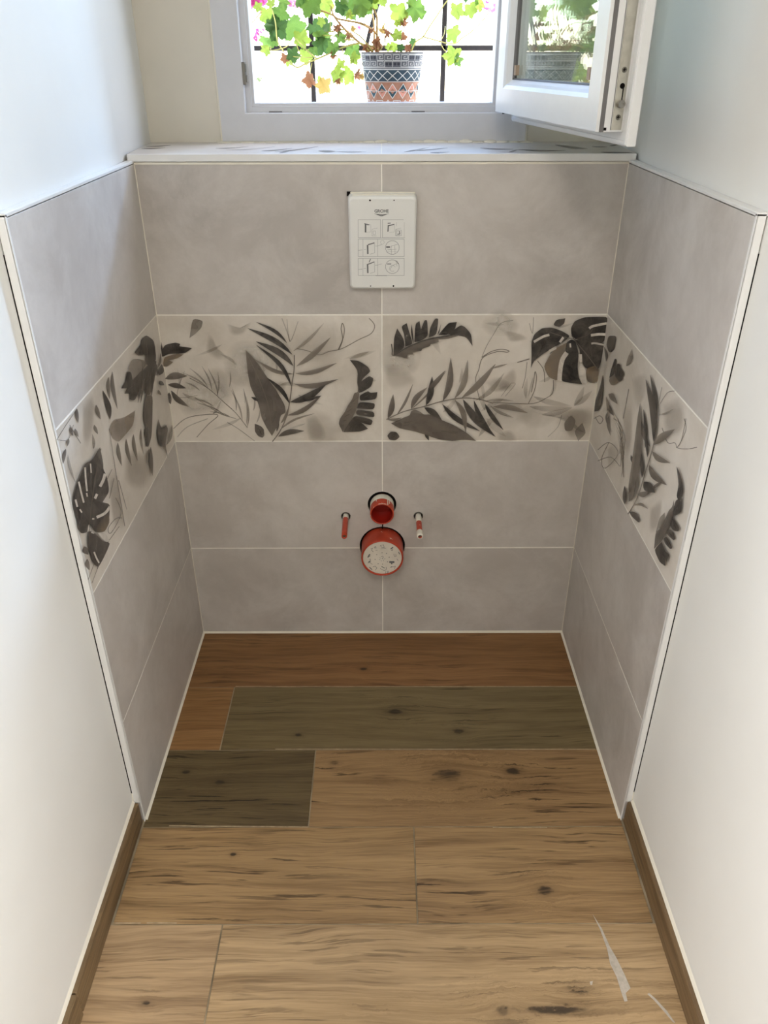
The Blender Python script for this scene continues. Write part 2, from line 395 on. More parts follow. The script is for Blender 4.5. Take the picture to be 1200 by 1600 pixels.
p0 = Vector((-XT, .001, 1.2000)); prism('grout_bead', [p0, p0 + Vector((0, -.002, 0)), p0 + Vector((0, -.002, -.004)), p0 + Vector((0, 0, -.004))], (2*XT, 0, 0), MT['caulk'], wall_back)

back_tiles, side_tiles = {}, {}
# holes for pipes are drilled through the two low rows
HOLES = [(-.001, .4095, .0362), (-.0005, .2845, .0590), (-.0930, .3745, .0124), (.0912, .3745, .0124)]
cutters = []
for hx, hz, hr in HOLES:
    bm = bmesh.new(); lathe(bm, [(hr, -.03), (hr, .0095)], (hx, .0, hz), (0, 1, 0), 28, True)
    cutters.append(bm_link('cutter', bm, MT['dark']))
def drill(o, zr):
    dg = bpy.context.evaluated_depsgraph_get
    for c, (hx, hz, hr) in zip(cutters, HOLES):
        if zr and (hz + hr < zr[0] or hz - hr > zr[1]): continue
        md = o.modifiers.new('hole', 'BOOLEAN'); md.operation = 'DIFFERENCE'; md.object = c; md.solver = 'EXACT'
    bpy.context.view_layer.update()
    me = bpy.data.meshes.new_from_object(o.evaluated_get(dg()))
    o.modifiers.clear(); o.data = me
for r in range(4):
    for cx, (x0, x1) in enumerate(((-XT + .001, -.0012), (.0012, XT - .001))):
        m = MT['decor'] if r == 2 else MT['tile']
        t = box('tile', (x0, 0, Z[r] + G), (x1, .009, Z[r + 1] - G), m, wall_back, .0003)
        back_tiles[r, cx] = t
        if r < 2: drill(t, (Z[r], Z[r + 1]))
    for s, wl in ((-1, wall_left), (1, wall_right)):
        m = MT['decor'] if r == 2 else MT['tile']
        side_tiles[r, s] = box('tile', (s*XT, -DT + .002, Z[r] + G), (s*(XT + .009), -.0012, Z[r + 1] - (G if r < 3 else .003)), m, wl, .0003)
# dark bottom of the drilled holes: the studwork void behind the tiles
for o in [c for c in wall_back.children if c.name.startswith('grout') and 'bead' not in c.name]: drill(o, None)
for c in cutters: bpy.data.objects.remove(c)
bm = bmesh.new()
for hx, hz, hr in HOLES: lathe(bm, [(hr*1.05, 0), (hr*1.05, .0006)], (hx, .0088, hz), (0, 1, 0), 28, True)
bm_link('pipe_opening', bm, MT['dark'], wall_back)
# grout knocked out between the two pipes
box('open_joint', (-.0012, -.0002, .334), (.0012, .002, .380), MT['dark'], wall_back)
# edge profiles of the tiled niche
for s, i in ((-1, 1), (1, 2)):
    bm = bmesh.new()
    add_box(bm, (s*XT, -DT - .0015, .058), (s*(XW - .0022), -DT + .0025, 1.2015), .0005)
    add_box(bm, (s*(XT - .0006), -DT - .0015, .0), (s*(XT + .0012), -DT + .003, 1.2015))
    t = struct(bm_link('trim_%d' % i, bm, MT['profile']))
    bm = bmesh.new()
    add_box(bm, (s*(XT - .0006), -DT - .0015, 1.1985), (s*XW, .0, 1.2035), .0006)
    bm_link('top_edge', bm, MT['profile'], t)
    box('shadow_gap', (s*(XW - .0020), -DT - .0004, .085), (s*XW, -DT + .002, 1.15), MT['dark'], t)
    box('caulk_line', (s*(XW - .0025), -DT - .001, .056), (s*XW, -DT + .002, .085), MT['caulk'], t)
# skirting of wood-look tile in front of the niche
for s, nm in ((-1, 'baseboard_left'), (1, 'baseboard_right')):
    e = struct(empty(nm, (s*.508, -1.2, 0)))
    segs = ((-.6225, -1.000), (-1.002, -1.5)) if s < 0 else ((-.6225, -1.22), (-1.222, -1.5))
    for k, (a, b) in enumerate(segs):
        m = m_wood('skirting_wood_%d%d' % (s, k), (108, 86, 60), (72, 54, 34), (122, 100, 70), 40 + k*5 + s, (), 'y', .5)
        xf = .5015 - (.0015 if k else 0)
        o = box('skirting_tile', (s*xf, a, .0), (s*(XW - .001), b, .0595), m, e, .0018); o.matrix_parent_inverse = e.matrix_world.inverted() if False else Matrix.Translation((-s*.508, 1.2, 0))
    o = prism('caulk_line', [(s*XW, -.6225, .0585), (s*(XW - .0042), -.6225, .0596), (s*XW, -.6225, .0665)], (0, -.9, 0), MT['caulk'], e)
    o.matrix_parent_inverse = Matrix.Translation((-s*.508, 1.2, 0))
# window sill: two decorated tiles and a white front profile
for cx, (x0, x1) in enumerate(((-.529, -.0011), (.0011, .529))):
    p = [(x0 if cx else -.5115, .004, ZS - .009), (x1 if not cx else .5115, .004, ZS - .009), (x1, YB - .001, ZS - .009), (x0, YB - .001, ZS - .009)]
    t = prism('sill_tile', p, (0, 0, .009), MT['sill'], wall_back); back_tiles['sill', cx] = t
box('sill_bed', (-.512, .004, 1.1995), (.512, YB, ZS - .0093), MT['grout'], wall_back)
box('sill_joint', (-.0011, .004, ZS - .0093), (.0011, YB, ZS - .0004), MT['caulk'], wall_back)
tr = struct(box('trim_3', (-.5095, -.0025, 1.2012), (.5105, .0045, ZS + .0008), MT['profile'], None, .0012, 2))
# filler lumps along the foot of the window
bm = bmesh.new()
for k in range(26):
    x = -.36 + .69*k/25; h = .0025 + .004*rnd.random()*(1 if k > 8 else .4)
    lathe(bm, [(.018, 0), (.015, h*.6), (.006, h)], (x, YB - .006, ZS - .0004), (0, 0, 1), 8, True)
bm_link('sill_filler', bm, MT['caulk'], wall_back, True)

# ------------------------------------------------------------------ printed leaves of the decor tiles (flat print on the glaze)
def ink(r, g, b, a=1.0): return lin(r, g, b)[:3] + (a,)
D0, D1, D2 = ink(26, 24, 24, 1.2), ink(48, 43, 40, 1.1), ink(80, 72, 66, 1.0)
M0, M1, L0, L1 = ink(108, 99, 89, .95), ink(118, 109, 98, .85), ink(120, 110, 98, .6), ink(128, 117, 103, .42)
TAN, PALE = ink(138, 118, 92, .85), ink(216, 208, 197, 1.3)
WASH = ink(150, 136, 116, .34)
class Print:
    def __init__(s, conv, ax, val, dirn, step=.00006):
        s.conv, s.ax, s.val, s.dir, s.step = conv, ax, val, dirn, step; s.v, s.f, s.c, s.k = [], [], [], 0
    def P(s, p):
        q = at(*s.conv(*p), s.ax, s.val); q[s.ax] += s.dir*(.0002 + s.step*s.k); return q
    def poly(s, pts, c0, c1=None, sm=True):
        """smooth outline filled with two tones that drift into each other, a few streaks of the other tone on top"""
        s.k += 1; c1 = c1 or c0; n = len(pts)
        if sm:
            # round the outline, but keep its sharp tips
            out = []
            for i in range(n):
                a, b, c = Vector(pts[i - 1]), Vector(pts[i]), Vector(pts[(i + 1) % n]); u, w_ = (a - b), (c - b)
                cs = u.dot(w_)/(u.length*w_.length + 1e-9)
                if cs > .25: out.append(b)
                else:
                    for t in (.30, 0, -.30):
                        m_ = .34
                        if t > 0: out.append(b + u*m_*.8)
                        elif t < 0: out.append(b + w_*m_*.8)
                        else: out.append(b*.62 + (b + u*m_)*.19 + (b + w_*m_)*.19)
            pts = [tuple(p) for p in out]
        n0 = len(s.v); n = len(pts); s.v += [s.P(p) for p in pts]
        for p in pts:
            t = .5 + .5*math.sin(.085*p[0] + .061*p[1])
            s.c.append(tuple(a + (b - a)*t for a, b in zip(c0, c1)))
        s.f.append(tuple(range(n0, n0 + n)))
        if c0[0] < .03 and n < 40:
            mx, my = sum(p[0] for p in pts)/n, sum(p[1] for p in pts)/n
            far = sorted(pts, key=lambda p: -math.hypot(p[0] - mx, p[1] - my))
            for q, t in ((far[0], .75), (far[min(3, n - 1)], .6)):
                s.leaf((mx - (q[0] - mx)*.5*t, my - (q[1] - my)*.5*t), (mx + (q[0] - mx)*t, my + (q[1] - my)*t), max(3, .05*math.hypot(q[0] - mx, q[1] - my)), ink(104, 97, 88, .45), ink(70, 64, 58, .1), .06)
    def wash(s, pts, c=None):
        """thin wash that fades out at its rim"""
        s.k += 1; c = c or WASH; n = len(pts); mx = sum(p[0] for p in pts)/n; my = sum(p[1] for p in pts)/n
        P = smooth_pts([(p[0], p[1], 0) for p in pts + pts[:1]], 4)[:-1]; n = len(P); n0 = len(s.v)
        s.v.append(s.P((mx, my))); s.c.append(c)
        for q, al in ((.6, .75), (1.0, 0)):
            for p in P: s.v.append(s.P((mx + (p.x - mx)*q, my + (p.y - my)*q))); s.c.append(c[:3] + (c[3]*al,))
        for i in range(n):
            j = (i + 1) % n; s.f += [(n0, n0 + 1 + i, n0 + 1 + j), (n0 + 1 + i, n0 + 1 + n + i, n0 + 1 + n + j, n0 + 1 + j)]
    def leaf(s, b, t, wd, c0, c1=None, bend=.12, n=9, fat=.42):
        s.k += 1; c1 = c1 or c0; bx, by = b; dx, dy = t[0] - bx, t[1] - by; L = math.hypot(dx, dy); nx, ny = -dy/L, dx/L; n0 = len(s.v)
        for i in range(n):
            u = i/(n - 1); o = bend*L*math.sin(math.pi*u)*(1 - .5*u); wv = wd*.5*(math.sin(math.pi*u**(fat/.5 if fat < .5 else 1)) if 0 < u < 1 else 0) + .6
            cx, cy = bx + dx*u + nx*o, by + dy*u + ny*o
            col = tuple(p + (q - p)*u for p, q in zip(c0, c1)); col2 = tuple(min(1, x*1.5 + .012) for x in col[:3]) + (col[3]*.92,)
            for side, cc in ((1, col), (0, col), (-1, col2)):
                s.v.append(s.P((cx + nx*wv*side, cy + ny*wv*side))); s.c.append(cc)
        for i in range(n - 1):
            a = n0 + 3*i; s.f += [(a, a + 1, a + 4, a + 3), (a + 1, a + 2, a + 5, a + 4)]
    def stroke(s, pts, wd, c, smooth=True):
        s.k += 1; P = smooth_pts([(p[0], p[1], 0) for p in pts], 5) if smooth and len(pts) > 2 else [Vector((p[0], p[1], 0)) for p in pts]; n0 = len(s.v)
        for i, p in enumerate(P):
            t = (P[min(i + 1, len(P) - 1)] - P[max(i - 1, 0)]); t = t.normalized() if t.length > 0 else Vector((1, 0, 0)); q = Vector((-t.y, t.x, 0))*wd*.5
            s.v += [s.P((p.x + q.x, p.y + q.y)), s.P((p.x - q.x, p.y - q.y))]; s.c += [c, c]
        for i in range(len(P) - 1):
            a = n0 + 2*i; s.f.append((a, a + 1, a + 3, a + 2))
    def oval(s, cx, cy, rx, ry, c, rot=0):
        s.poly([(cx + rx*math.cos(a)*math.cos(rot) - ry*math.sin(a)*math.sin(rot), cy + rx*math.cos(a)*math.sin(rot) + ry*math.sin(a)*math.cos(rot)) for a in [2*math.pi*i/14 for i in range(14)]], c)
    def ghosts(s, seed, x0, x1, y0, y1, n=16):
        """the faint under-painting: pale leaves, light veils and pencil lines"""
        g = random.Random(seed)
        for i in range(5):
            cx, cy, r = g.uniform(x0, x1), g.uniform(y0, y1), (y1 - y0)*g.uniform(.12, .24)
            s.wash([(cx + r*1.3*math.cos(a)*g.uniform(.7, 1.2), cy + r*math.sin(a)*g.uniform(.7, 1.2)) for a in [R(60*j) for j in range(6)]], ink(224, 217, 206, .5) if i % 2 else ink(150, 136, 116, .22))
        for i in range(n):
            bx, by, a, L = g.uniform(x0, x1), g.uniform(y0, y1), g.uniform(0, 2*math.pi), (y1 - y0)*g.uniform(.12, .3)
            tx, ty = min(max(bx + L*math.cos(a), x0), x1), min(max(by + L*math.sin(a), y0), y1)
            if math.hypot(tx - bx, ty - by) > 8: s.leaf((bx, by), (tx, ty), L*g.uniform(.08, .22), ink(132, 120, 104, .34), ink(150, 138, 122, .12), g.uniform(-.15, .15))
    def done(s, parent):
        # every face towards the room
        o = link('leaf_print', s.v, s.f, MT['print'], parent, s.c); return o

# left tile of the window wall
A = Print(lambda x, y: (230 + x/3.1579, 470 + y/3.1579), 1, 0, -1)
A.ghosts(3, 130, 1130, 110, 670)
for pts, wd, c in (
    ([(210, 380), (300, 430), (380, 500), (440, 555), (495, 625)], 4, L0), ([(235, 475), (310, 525), (370, 560), (440, 580)], 3, L0),
    ([(185, 345), (150, 470), (250, 465)], 3, L1), ([(130, 630), (190, 580), (270, 562), (350, 562), (300, 610), (245, 672)], 4, L0), ([(150, 670), (200, 620), (300, 580)], 4, L1),
    ([(395, 598), (450, 630), (530, 690)], 3, L0), ([(740, 235), (790, 245), (850, 265), (900, 248), (960, 235), (1045, 190), (1105, 160), (1122, 120), (1095, 85)], 3.5, M1),
    ([(943, 240), (968, 180), (973, 135), (963, 110), (957, 140), (965, 190), (945, 240)], 3.5, M0), ([(665, 85), (690, 150), (705, 200)], 5, L1), ([(690, 90), (705, 200), (745, 100)], 4, L1)):
    A.stroke(pts, wd, c)
for b, t in (((300, 425), (210, 330)), ((320, 440), (270, 320)), ((350, 470), (300, 330)), ((345, 465), (350, 350)), ((405, 425), (410, 345)), ((440, 540), (420, 430)), ((470, 590), (415, 440)), ((490, 610), (475, 430)), ((495, 620), (490, 470)), ((260, 440), (190, 400)), ((300, 430), (170, 350)), ((330, 520), (230, 480)), ((380, 560), (245, 500)), ((410, 570), (310, 545)), ((540, 600), (560, 520)), ((525, 540), (530, 470))):
    A.leaf(b, t, 7, L0, L1, .08)
for pts in ([(300, 160), (290, 240), (340, 290), (400, 280), (350, 230), (320, 170)], [(390, 110), (470, 130), (520, 100), (480, 160), (420, 170)], [(610, 430), (660, 390), (690, 410), (660, 470)], [(780, 570), (830, 560), (880, 640), (870, 690), (800, 690)]):
    A.wash(pts)
A.poly([(210, 182), (225, 85), (277, 95), (270, 130), (240, 160)], L0, M1)
A.poly([(78, 322), (85, 275), (150, 258), (182, 262), (150, 282), (110, 292), (130, 300), (100, 322)], TAN, M0)
A.poly([(72, 200), (78, 235), (90, 215), (140, 203), (165, 210), (160, 222), (195, 226), (222, 232), (190, 255), (150, 258), (110, 258), (75, 276), (68, 255)], D0, D1)
A.leaf((90, 382), (200, 368), 34, D2, M1, -.1); A.leaf((104, 411), (193, 428), 24, D2, D1, -.05); A.leaf((120, 440), (207, 520), 26, D1, M0, .12); A.leaf((110, 450), (118, 507), 24, D1, D2)
A.stroke([(618, 692), (650, 650), (676, 600), (693, 550), (706, 480), (716, 400), (725, 340), (727, 265)], 5, M0)
for b, t, wd, c0, c1, bd in (((690, 205), (540, 103), 16, D0, D0, .1), ((716, 262), (497, 133), 26, D0, D0, .08), ((722, 318), (538, 198), 30, D1, D0, .1), ((722, 358), (530, 285), 18, M0, M1, -.12), ((712, 418), (540, 216), 20, D0, D0, .13), ((702, 502), (590, 375), 20, D0, D0, .1), ((555, 490), (515, 472), 14, D0, D0, 0),
    ((722, 245), (872, 108), 14, L0, L1, .06), ((737, 320), (905, 178), 26, M1, L0, .05), ((733, 356), (935, 304), 22, M1, M0, .09), ((725, 406), (943, 384), 24, M1, D2, .12), ((706, 496), (885, 408), 34, D0, D0, .10), ((780, 490), (860, 465), 14, D0, D1, 0), ((690, 562), (858, 465), 22, M0, D2, .12), ((657, 632), (826, 552), 10, M1, L0, -.1), ((648, 665), (775, 638), 26, D2, D1, -.1), ((640, 640), (652, 592), 10, D2, D1, 0), ((660, 600), (700, 520), 14, M1, M0, .1)):
    A.leaf(b, t, wd, c0, c1, bd)
A.poly([(487, 238), (520, 272), (560, 322), (610, 400), (640, 440), (680, 510), (686, 548), (660, 560), (652, 600), (617, 662), (590, 622), (565, 572), (560, 542), (545, 490), (510, 420), (496, 340)], M0, D2)
A.poly([(530, 330), (560, 330), (575, 400), (560, 440), (535, 390)], L0, M1); A.stroke([(500, 270), (560, 400), (600, 520), (617, 655)], 4, M1); A.leaf((618, 600), (625, 480), 14, L0, M1)
A.poly([(532, 602), (560, 612), (577, 628), (580, 660), (570, 672), (550, 664), (532, 640)], D1, D2)
for pts in ([(1000, 288), (1045, 293), (1090, 322), (1102, 345), (1060, 382), (1045, 445), (1036, 400), (1040, 340)], [(1050, 398), (1095, 366), (1118, 378), (1105, 420), (1065, 444), (1046, 450)], [(1048, 462), (1090, 440), (1102, 450), (1136, 446), (1130, 482), (1050, 490)], [(1046, 494), (1125, 500), (1120, 531), (1035, 526)], [(1035, 531), (1120, 542), (1122, 572), (1028, 556)], [(1028, 560), (1115, 582), (1105, 610), (1068, 600), (1010, 578)], [(1018, 574), (1060, 597), (1090, 626), (1050, 640), (968, 642), (990, 600)]):
    A.poly(pts, D0, D1)
A.poly([(1042, 400), (1040, 445), (1022, 450), (1012, 480), (990, 512), (977, 540), (952, 575), (945, 602), (966, 642), (1000, 592), (1034, 530), (1048, 455)], D2, M0)
for k in range(6): A.stroke([(1040 - 14*k, 470 + 28*k), (1005 - 10*k, 500 + 22*k)], 3, L0, False)
A.done(back_tiles[2, 0])

# right tile of the window wall
B = Print(lambda x, y: (580 + x/3.1579, 470 + y/3.1579), 1, 0, -1)
B.ghosts(5, 90, 1060, 110, 670, 20)
for pts, wd, c in (([(545, 278), (570, 220), (600, 170), (640, 110), (700, 95)], 3, L0), ([(545, 278), (590, 250), (640, 238), (678, 245), (670, 252), (620, 250), (550, 280), (530, 340), (515, 390), (535, 490)], 3.5, M1),
    ([(600, 500), (700, 505), (800, 505), (860, 480), (895, 450), (898, 390)], 3.5, M1), ([(775, 505), (805, 440), (815, 380), (808, 348), (800, 400), (790, 450)], 3.5, M1), ([(745, 430), (760, 370), (768, 300)], 3, L0), ([(720, 303), (780, 285)], 4, M1), ([(820, 295), (850, 340), (855, 400)], 3.5, M1), ([(800, 80), (795, 160), (780, 110)], 3, L0), ([(870, 670), (920, 620), (940, 560)], 3, L1), ([(690, 405), (710, 410), (660, 470)], 3, L1), ([(640, 470), (690, 405)], 3, L1)):
    B.stroke(pts, wd, c)
for pts in ([(640, 380), (700, 330), (720, 380), (690, 440), (630, 440)], [(560, 400), (620, 370), (690, 410), (670, 440), (600, 450)], [(780, 540), (860, 560), (990, 520), (1100, 525), (1090, 600), (1000, 680), (960, 640), (945, 590)], [(60, 310), (150, 320), (230, 400), (120, 440), (70, 400)], [(620, 650), (690, 635), (720, 690), (630, 690)], [(650, 140), (740, 160), (770, 190), (680, 200)]):
    B.wash(pts)
B.poly([(950, 600), (985, 560), (1010, 590), (990, 640), (955, 640)], M1, L0); B.poly([(1000, 640), (1040, 600), (1060, 650), (1020, 690)], L0, L1)
for b, t in (((780, 520), (990, 522)), ((800, 470), (985, 515)), ((840, 560), (990, 525)), ((1000, 515), (1090, 440)), ((1000, 515), (1050, 420))): B.leaf(b, t, 26, L1, ink(130, 120, 104, .2), .06)
for pts in ([(110, 268), (112, 182), (128, 134), (160, 186), (166, 228)], [(168, 224), (163, 165), (148, 124), (175, 108), (190, 160), (206, 210)], [(206, 208), (195, 150), (200, 112), (210, 200)], [(212, 202), (218, 110), (238, 98), (245, 140), (262, 94), (276, 92), (280, 172), (245, 195)], [(284, 178), (290, 130), (315, 84), (332, 85), (322, 165)], [(325, 167), (345, 110), (335, 155)], [(330, 166), (380, 106), (422, 102), (412, 140), (372, 166)], [(376, 164), (440, 116), (462, 126), (492, 160), (499, 220), (470, 178), (430, 168)]):
    B.poly(pts, D1, D0)
B.poly([(110, 268), (170, 226), (240, 196), (300, 178), (400, 164), (430, 170), (380, 184), (330, 188), (335, 200), (290, 212), (292, 220), (250, 234), (248, 244), (205, 250), (210, 262), (178, 260), (180, 284), (150, 274)], D1, M0)
B.stroke([(100, 210), (104, 240), (110, 266), (180, 226), (280, 188), (400, 166)], 5, D0)
B.stroke([(75, 582), (120, 560), (170, 540), (270, 515), (350, 492), (450, 476), (530, 482), (600, 502)], 5, M0)
for b, t, wd, c0, c1, bd in (((82, 576), (108, 458), 28, D2, M0, .08), ((125, 560), (205, 408), 12, M0, M1, .06), ((196, 530), (275, 424), 26, D2, M0, -.12), ((200, 528), (370, 342), 8, M0, M0, .05), ((270, 512), (300, 370), 30, D0, D1, .08), ((280, 430), (365, 340), 22, D2, M0, .06), ((352, 492), (392, 278), 32, D2, M0, .10), ((410, 478), (475, 288), 28, M1, L0, .12), ((446, 474), (612, 308), 32, M1, L0, .07), ((515, 486), (655, 352), 22, L0, L1, .12), ((590, 330), (670, 308), 8, L0, L0, .0),
    ((350, 505), (535, 638), 26, D0, D1, .10), ((262, 522), (348, 585), 30, D0, D1, -.06), ((412, 485), (466, 648), 26, M0, M1, -.14), ((452, 482), (612, 666), 38, D0, D1, .08), ((506, 488), (602, 662), 24, D0, D0, .08), ((560, 504), (650, 632), 22, D0, D1, .05), ((600, 518), (770, 548), 26, M0, M1, -.08), ((585, 512), (700, 572), 14, M1, L0, .08), ((560, 490), (700, 488), 10, L0, L1, -.05), ((80, 580), (150, 572), 12, M0, M1, .1), ((265, 640), (284, 684), 16, D1, D0, 0)):
    B.leaf(b, t, wd, c0, c1, bd)
B.poly([(98, 600), (150, 575), (190, 560), (196, 540), (215, 530), (245, 545), (258, 556), (290, 555), (330, 576), (400, 605), (470, 645), (516, 686), (460, 680), (400, 687), (330, 678), (220, 640), (140, 625)], M0, D2)
B.poly([(340, 636), (400, 632), (440, 645), (400, 652)], L0, L1); B.poly([(140, 595), (200, 590), (260, 580), (200, 605), (150, 612)], M1, L0)
B.poly([(78, 660), (95, 641), (125, 642), (142, 666), (120, 684), (90, 681)], D1, D2)
B.poly([(895, 116), (910, 90), (955, 82), (950, 108), (925, 126)], D2, D1)
# swiss-cheese leaf in the corner
B.poly([(985, 168), (982, 130), (1000, 96), (1050, 76), (1125, 74), (1164, 76), (1153, 140), (1148, 205), (1010, 188)], D1, D0)
B.poly([(978, 168), (940, 145), (890, 127), (840, 130), (802, 160), (788, 200), (790, 260), (786, 328), (800, 292), (850, 254), (905, 222), (955, 192)], D0, D1)
B.poly([(905, 230), (880, 262), (848, 318), (872, 372), (920, 391), (935, 330), (952, 250), (965, 200)], TAN, M0)
B.poly([(985, 185), (960, 200), (958, 262), (940, 330), (934, 391), (985, 400), (1038, 407), (1020, 372), (1015, 322), (1020, 250), (1005, 195)], D0, D0)
B.poly([(1000, 188), (1025, 232), (1030, 280), (1046, 318), (1060, 330), (1116, 338), (1130, 300), (1150, 200), (1080, 190)], D0, D1)
B.poly([(1060, 328), (1056, 350), (1064, 396), (1112, 404), (1122, 330), (1100, 315)], TAN, D1)
for p, wd in (([(800, 198), (845, 172), (876, 163)], 12), ([(875, 245), (908, 226)], 14), ([(928, 200), (945, 175)], 12), ([(962, 250), (938, 290), (928, 350), (926, 388)], 22), ([(978, 205), (980, 225)], 8), ([(1028, 258), (1030, 298)], 16), ([(1080, 165), (1120, 160), (1151, 161)], 13), ([(1072, 132), (1090, 120), (1158, 106)], 12), ([(1082, 206), (1100, 204), (1144, 212)], 9)):
    B.stroke(p, wd, PALE)
B.poly([(1020, 330), (1030, 318), (1054, 330), (1056, 372), (1060, 400), (1040, 402), (1022, 368)], PALE)
B.stroke([(985, 165), (1010, 200), (1060, 260), (1112, 330)], 4, M1); B.stroke([(1000, 185), (1060, 165), (1090, 135)], 3, M0); B.stroke([(1000, 185), (940, 170), (880, 150)], 3, M0)
B.done(back_tiles[2, 1])

# tile on the left wall
Cc = Print(lambda x, y: (70 + x*.2875, 480 + y*.2875), 0, -XT, 1)
for pts in ([(200, 520), (260, 470), (270, 600), (240, 760), (205, 720)], [(345, 640), (420, 600), (500, 570), (490, 680), (420, 740), (370, 720)], [(430, 760), (560, 800), (600, 900), (520, 1000), (430, 940)], [(330, 900), (380, 880), (420, 1060), (430, 1200), (370, 1180)], [(460, 260), (520, 230), (600, 160), (560, 260)]):
    Cc.wash(pts)
Cc.poly([(345, 660), (370, 610), (430, 600), (490, 560), (480, 640), (440, 690), (400, 735), (365, 715)], ink(150, 128, 104, .6), L1)
for b, t, wd, c0, c1 in (((395, 735), (416, 862), 22, M1, L0), ((440, 715), (470, 862), 20, M1, L0), ((480, 690), (502, 835), 20, M1, L0), ((520, 660), (535, 800), 14, L0, L1), ((365, 350), (392, 552), 22, M0, L0), ((345, 380), (350, 500), 20, M0, M1), ((352, 610), (312, 452), 30, D1, D0), ((275, 530), (300, 610), 22, M0, M1), ((265, 640), (285, 690), 18, M1, M0), ((262, 770), (255, 690), 14, M1, L0), ((170, 550), (178, 628), 20, D2, M0), ((135, 650), (150, 700), 18, D2, M0), ((160, 660), (178, 705), 16, M0, M1), ((110, 770), (95, 850), 20, D2, M1), ((125, 715), (118, 755), 16, M0, M1), ((120, 800), (160, 950), 14, L1, L0)):
    Cc.leaf(b, t, wd, c0, c1, .06)
for p in ([(60, 720), (110, 640), (165, 560)], [(60, 720), (120, 720), (150, 640)], [(130, 640), (165, 700), (190, 740)], [(345, 660), (360, 760), (390, 950), (430, 1190)], [(380, 1035), (410, 1110), (385, 1180), (350, 1230), (340, 1200), (380, 1150), (415, 1145)], [(335, 1280), (400, 1190)], [(230, 1480), (260, 1400)], [(250, 1500), (310, 1340)], [(360, 880), (320, 960)], [(370, 930), (345, 1040)], [(395, 940), (440, 1100)]):
    Cc.stroke(p, 4, L0)
Cc.poly([(545, 150), (590, 182), (602, 290), (560, 322), (535, 300), (545, 262), (482, 246), (514, 205), (518, 178)], D1, D2)
Cc.poly([(482, 246), (520, 205), (532, 262), (500, 262)], D0, D1)
Cc.poly([(445, 330), (470, 280), (530, 285), (545, 310), (520, 350), (490, 395), (455, 400)], TAN, L0)
Cc.poly([(408, 442), (430, 402), (440, 350), (462, 352), (470, 395), (520, 345), (560, 310), (560, 350), (520, 410), (484, 508), (452, 502), (460, 470), (425, 470), (440, 440)], D0, D2)
Cc.poly([(555, 310), (600, 290), (590, 400), (565, 480), (535, 470), (545, 380)], D1, M0)
for b, t in (((560, 320), (512, 520)), ((575, 330), (540, 500)), ((588, 330), (572, 490)), ((540, 340), (498, 520)), ((600, 310), (592, 372)), ((520, 400), (500, 500))): Cc.leaf(b, t, 12, D1, D2, .02)
for x in (530, 550, 568): Cc.stroke([(x, 350), (x - 16, 470)], 4, L0, False)
Cc.poly([(540, 482), (578, 478), (576, 600), (572, 700), (555, 760), (540, 755), (545, 720), (530, 690), (545, 660), (528, 620), (530, 540)], D2, M0)
Cc.poly([(535, 660), (550, 650), (556, 750), (540, 758), (545, 725), (530, 690)], D0, D1)
Cc.leaf((566, 760), (576, 915), 20, D2, M1, .02); Cc.leaf((558, 770), (548, 860), 10, M0, L0)
Cc.poly([(608, 608), (622, 655), (640, 650), (650, 640), (662, 664), (645, 740), (660, 820), (640, 760), (615, 755), (602, 700)], D1, M0); Cc.poly([(604, 690), (632, 700), (632, 756), (612, 752)], D0)
Cc.leaf((650, 750), (682, 640), 14, M0, M1); Cc.leaf((610, 370), (625, 310), 30, D1, D2); Cc.leaf((612, 400), (638, 424), 22, D2, D1); Cc.leaf((605, 450), (622, 478), 14, M0, M1); Cc.leaf((600, 330), (618, 250), 12, M0, M1)
# swiss-cheese leaf
Cc.poly([(286, 760), (262, 800), (240, 832), (205, 850), (192, 880), (160, 960), (140, 1030), (140, 1082), (150, 1130), (165, 1162), (160, 1200), (182, 1230), (215, 1225), (222, 1182), (230, 1180), (262, 1225), (310, 1222), (335, 1172), (342, 1070), (300, 1060), (335, 1005), (332, 960), (320, 912), (304, 880), (304, 850)], D0, D1)
Cc.poly([(222, 1220), (240, 1215), (268, 1235), (300, 1272), (342, 1280), (325, 1322), (302, 1370), (276, 1416), (250, 1392), (228, 1330), (220, 1270)], D0, D1)
Cc.poly([(265, 1190), (335, 1110), (338, 1170), (312, 1220), (268, 1222)], TAN, D2)
for p, wd in (([(203, 870), (208, 950), (214, 1000)], 10), ([(168, 948), (182, 1010), (196, 1062)], 10), ([(150, 1045), (160, 1085)], 10), ([(232, 850), (236, 900)], 7), ([(312, 905), (302, 940), (284, 975)], 16), ([(268, 1015), (256, 1040)], 14), ([(338, 1085), (310, 1120), (265, 1142)], 15), ([(210, 1010), (214, 1030)], 8), ([(172, 1098), (184, 1116)], 8), ([(240, 1150), (252, 1150)], 8), ([(235, 1222), (252, 1228)], 9), ([(250, 1330), (264, 1365), (278, 1390)], 9)):
    Cc.stroke(p, wd, PALE)
Cc.poly([(268, 1225), (312, 1226), (340, 1276), (302, 1268)], PALE)
Cc.stroke([(288, 768), (262, 900), (240, 1040), (226, 1180), (224, 1260)], 4, M1)
Cc.leaf((195, 1300), (218, 1345), 34, D1, D2); Cc.leaf((212, 1368), (224, 1430), 24, D2, M0)
Cc.done(side_tiles[2, -1])

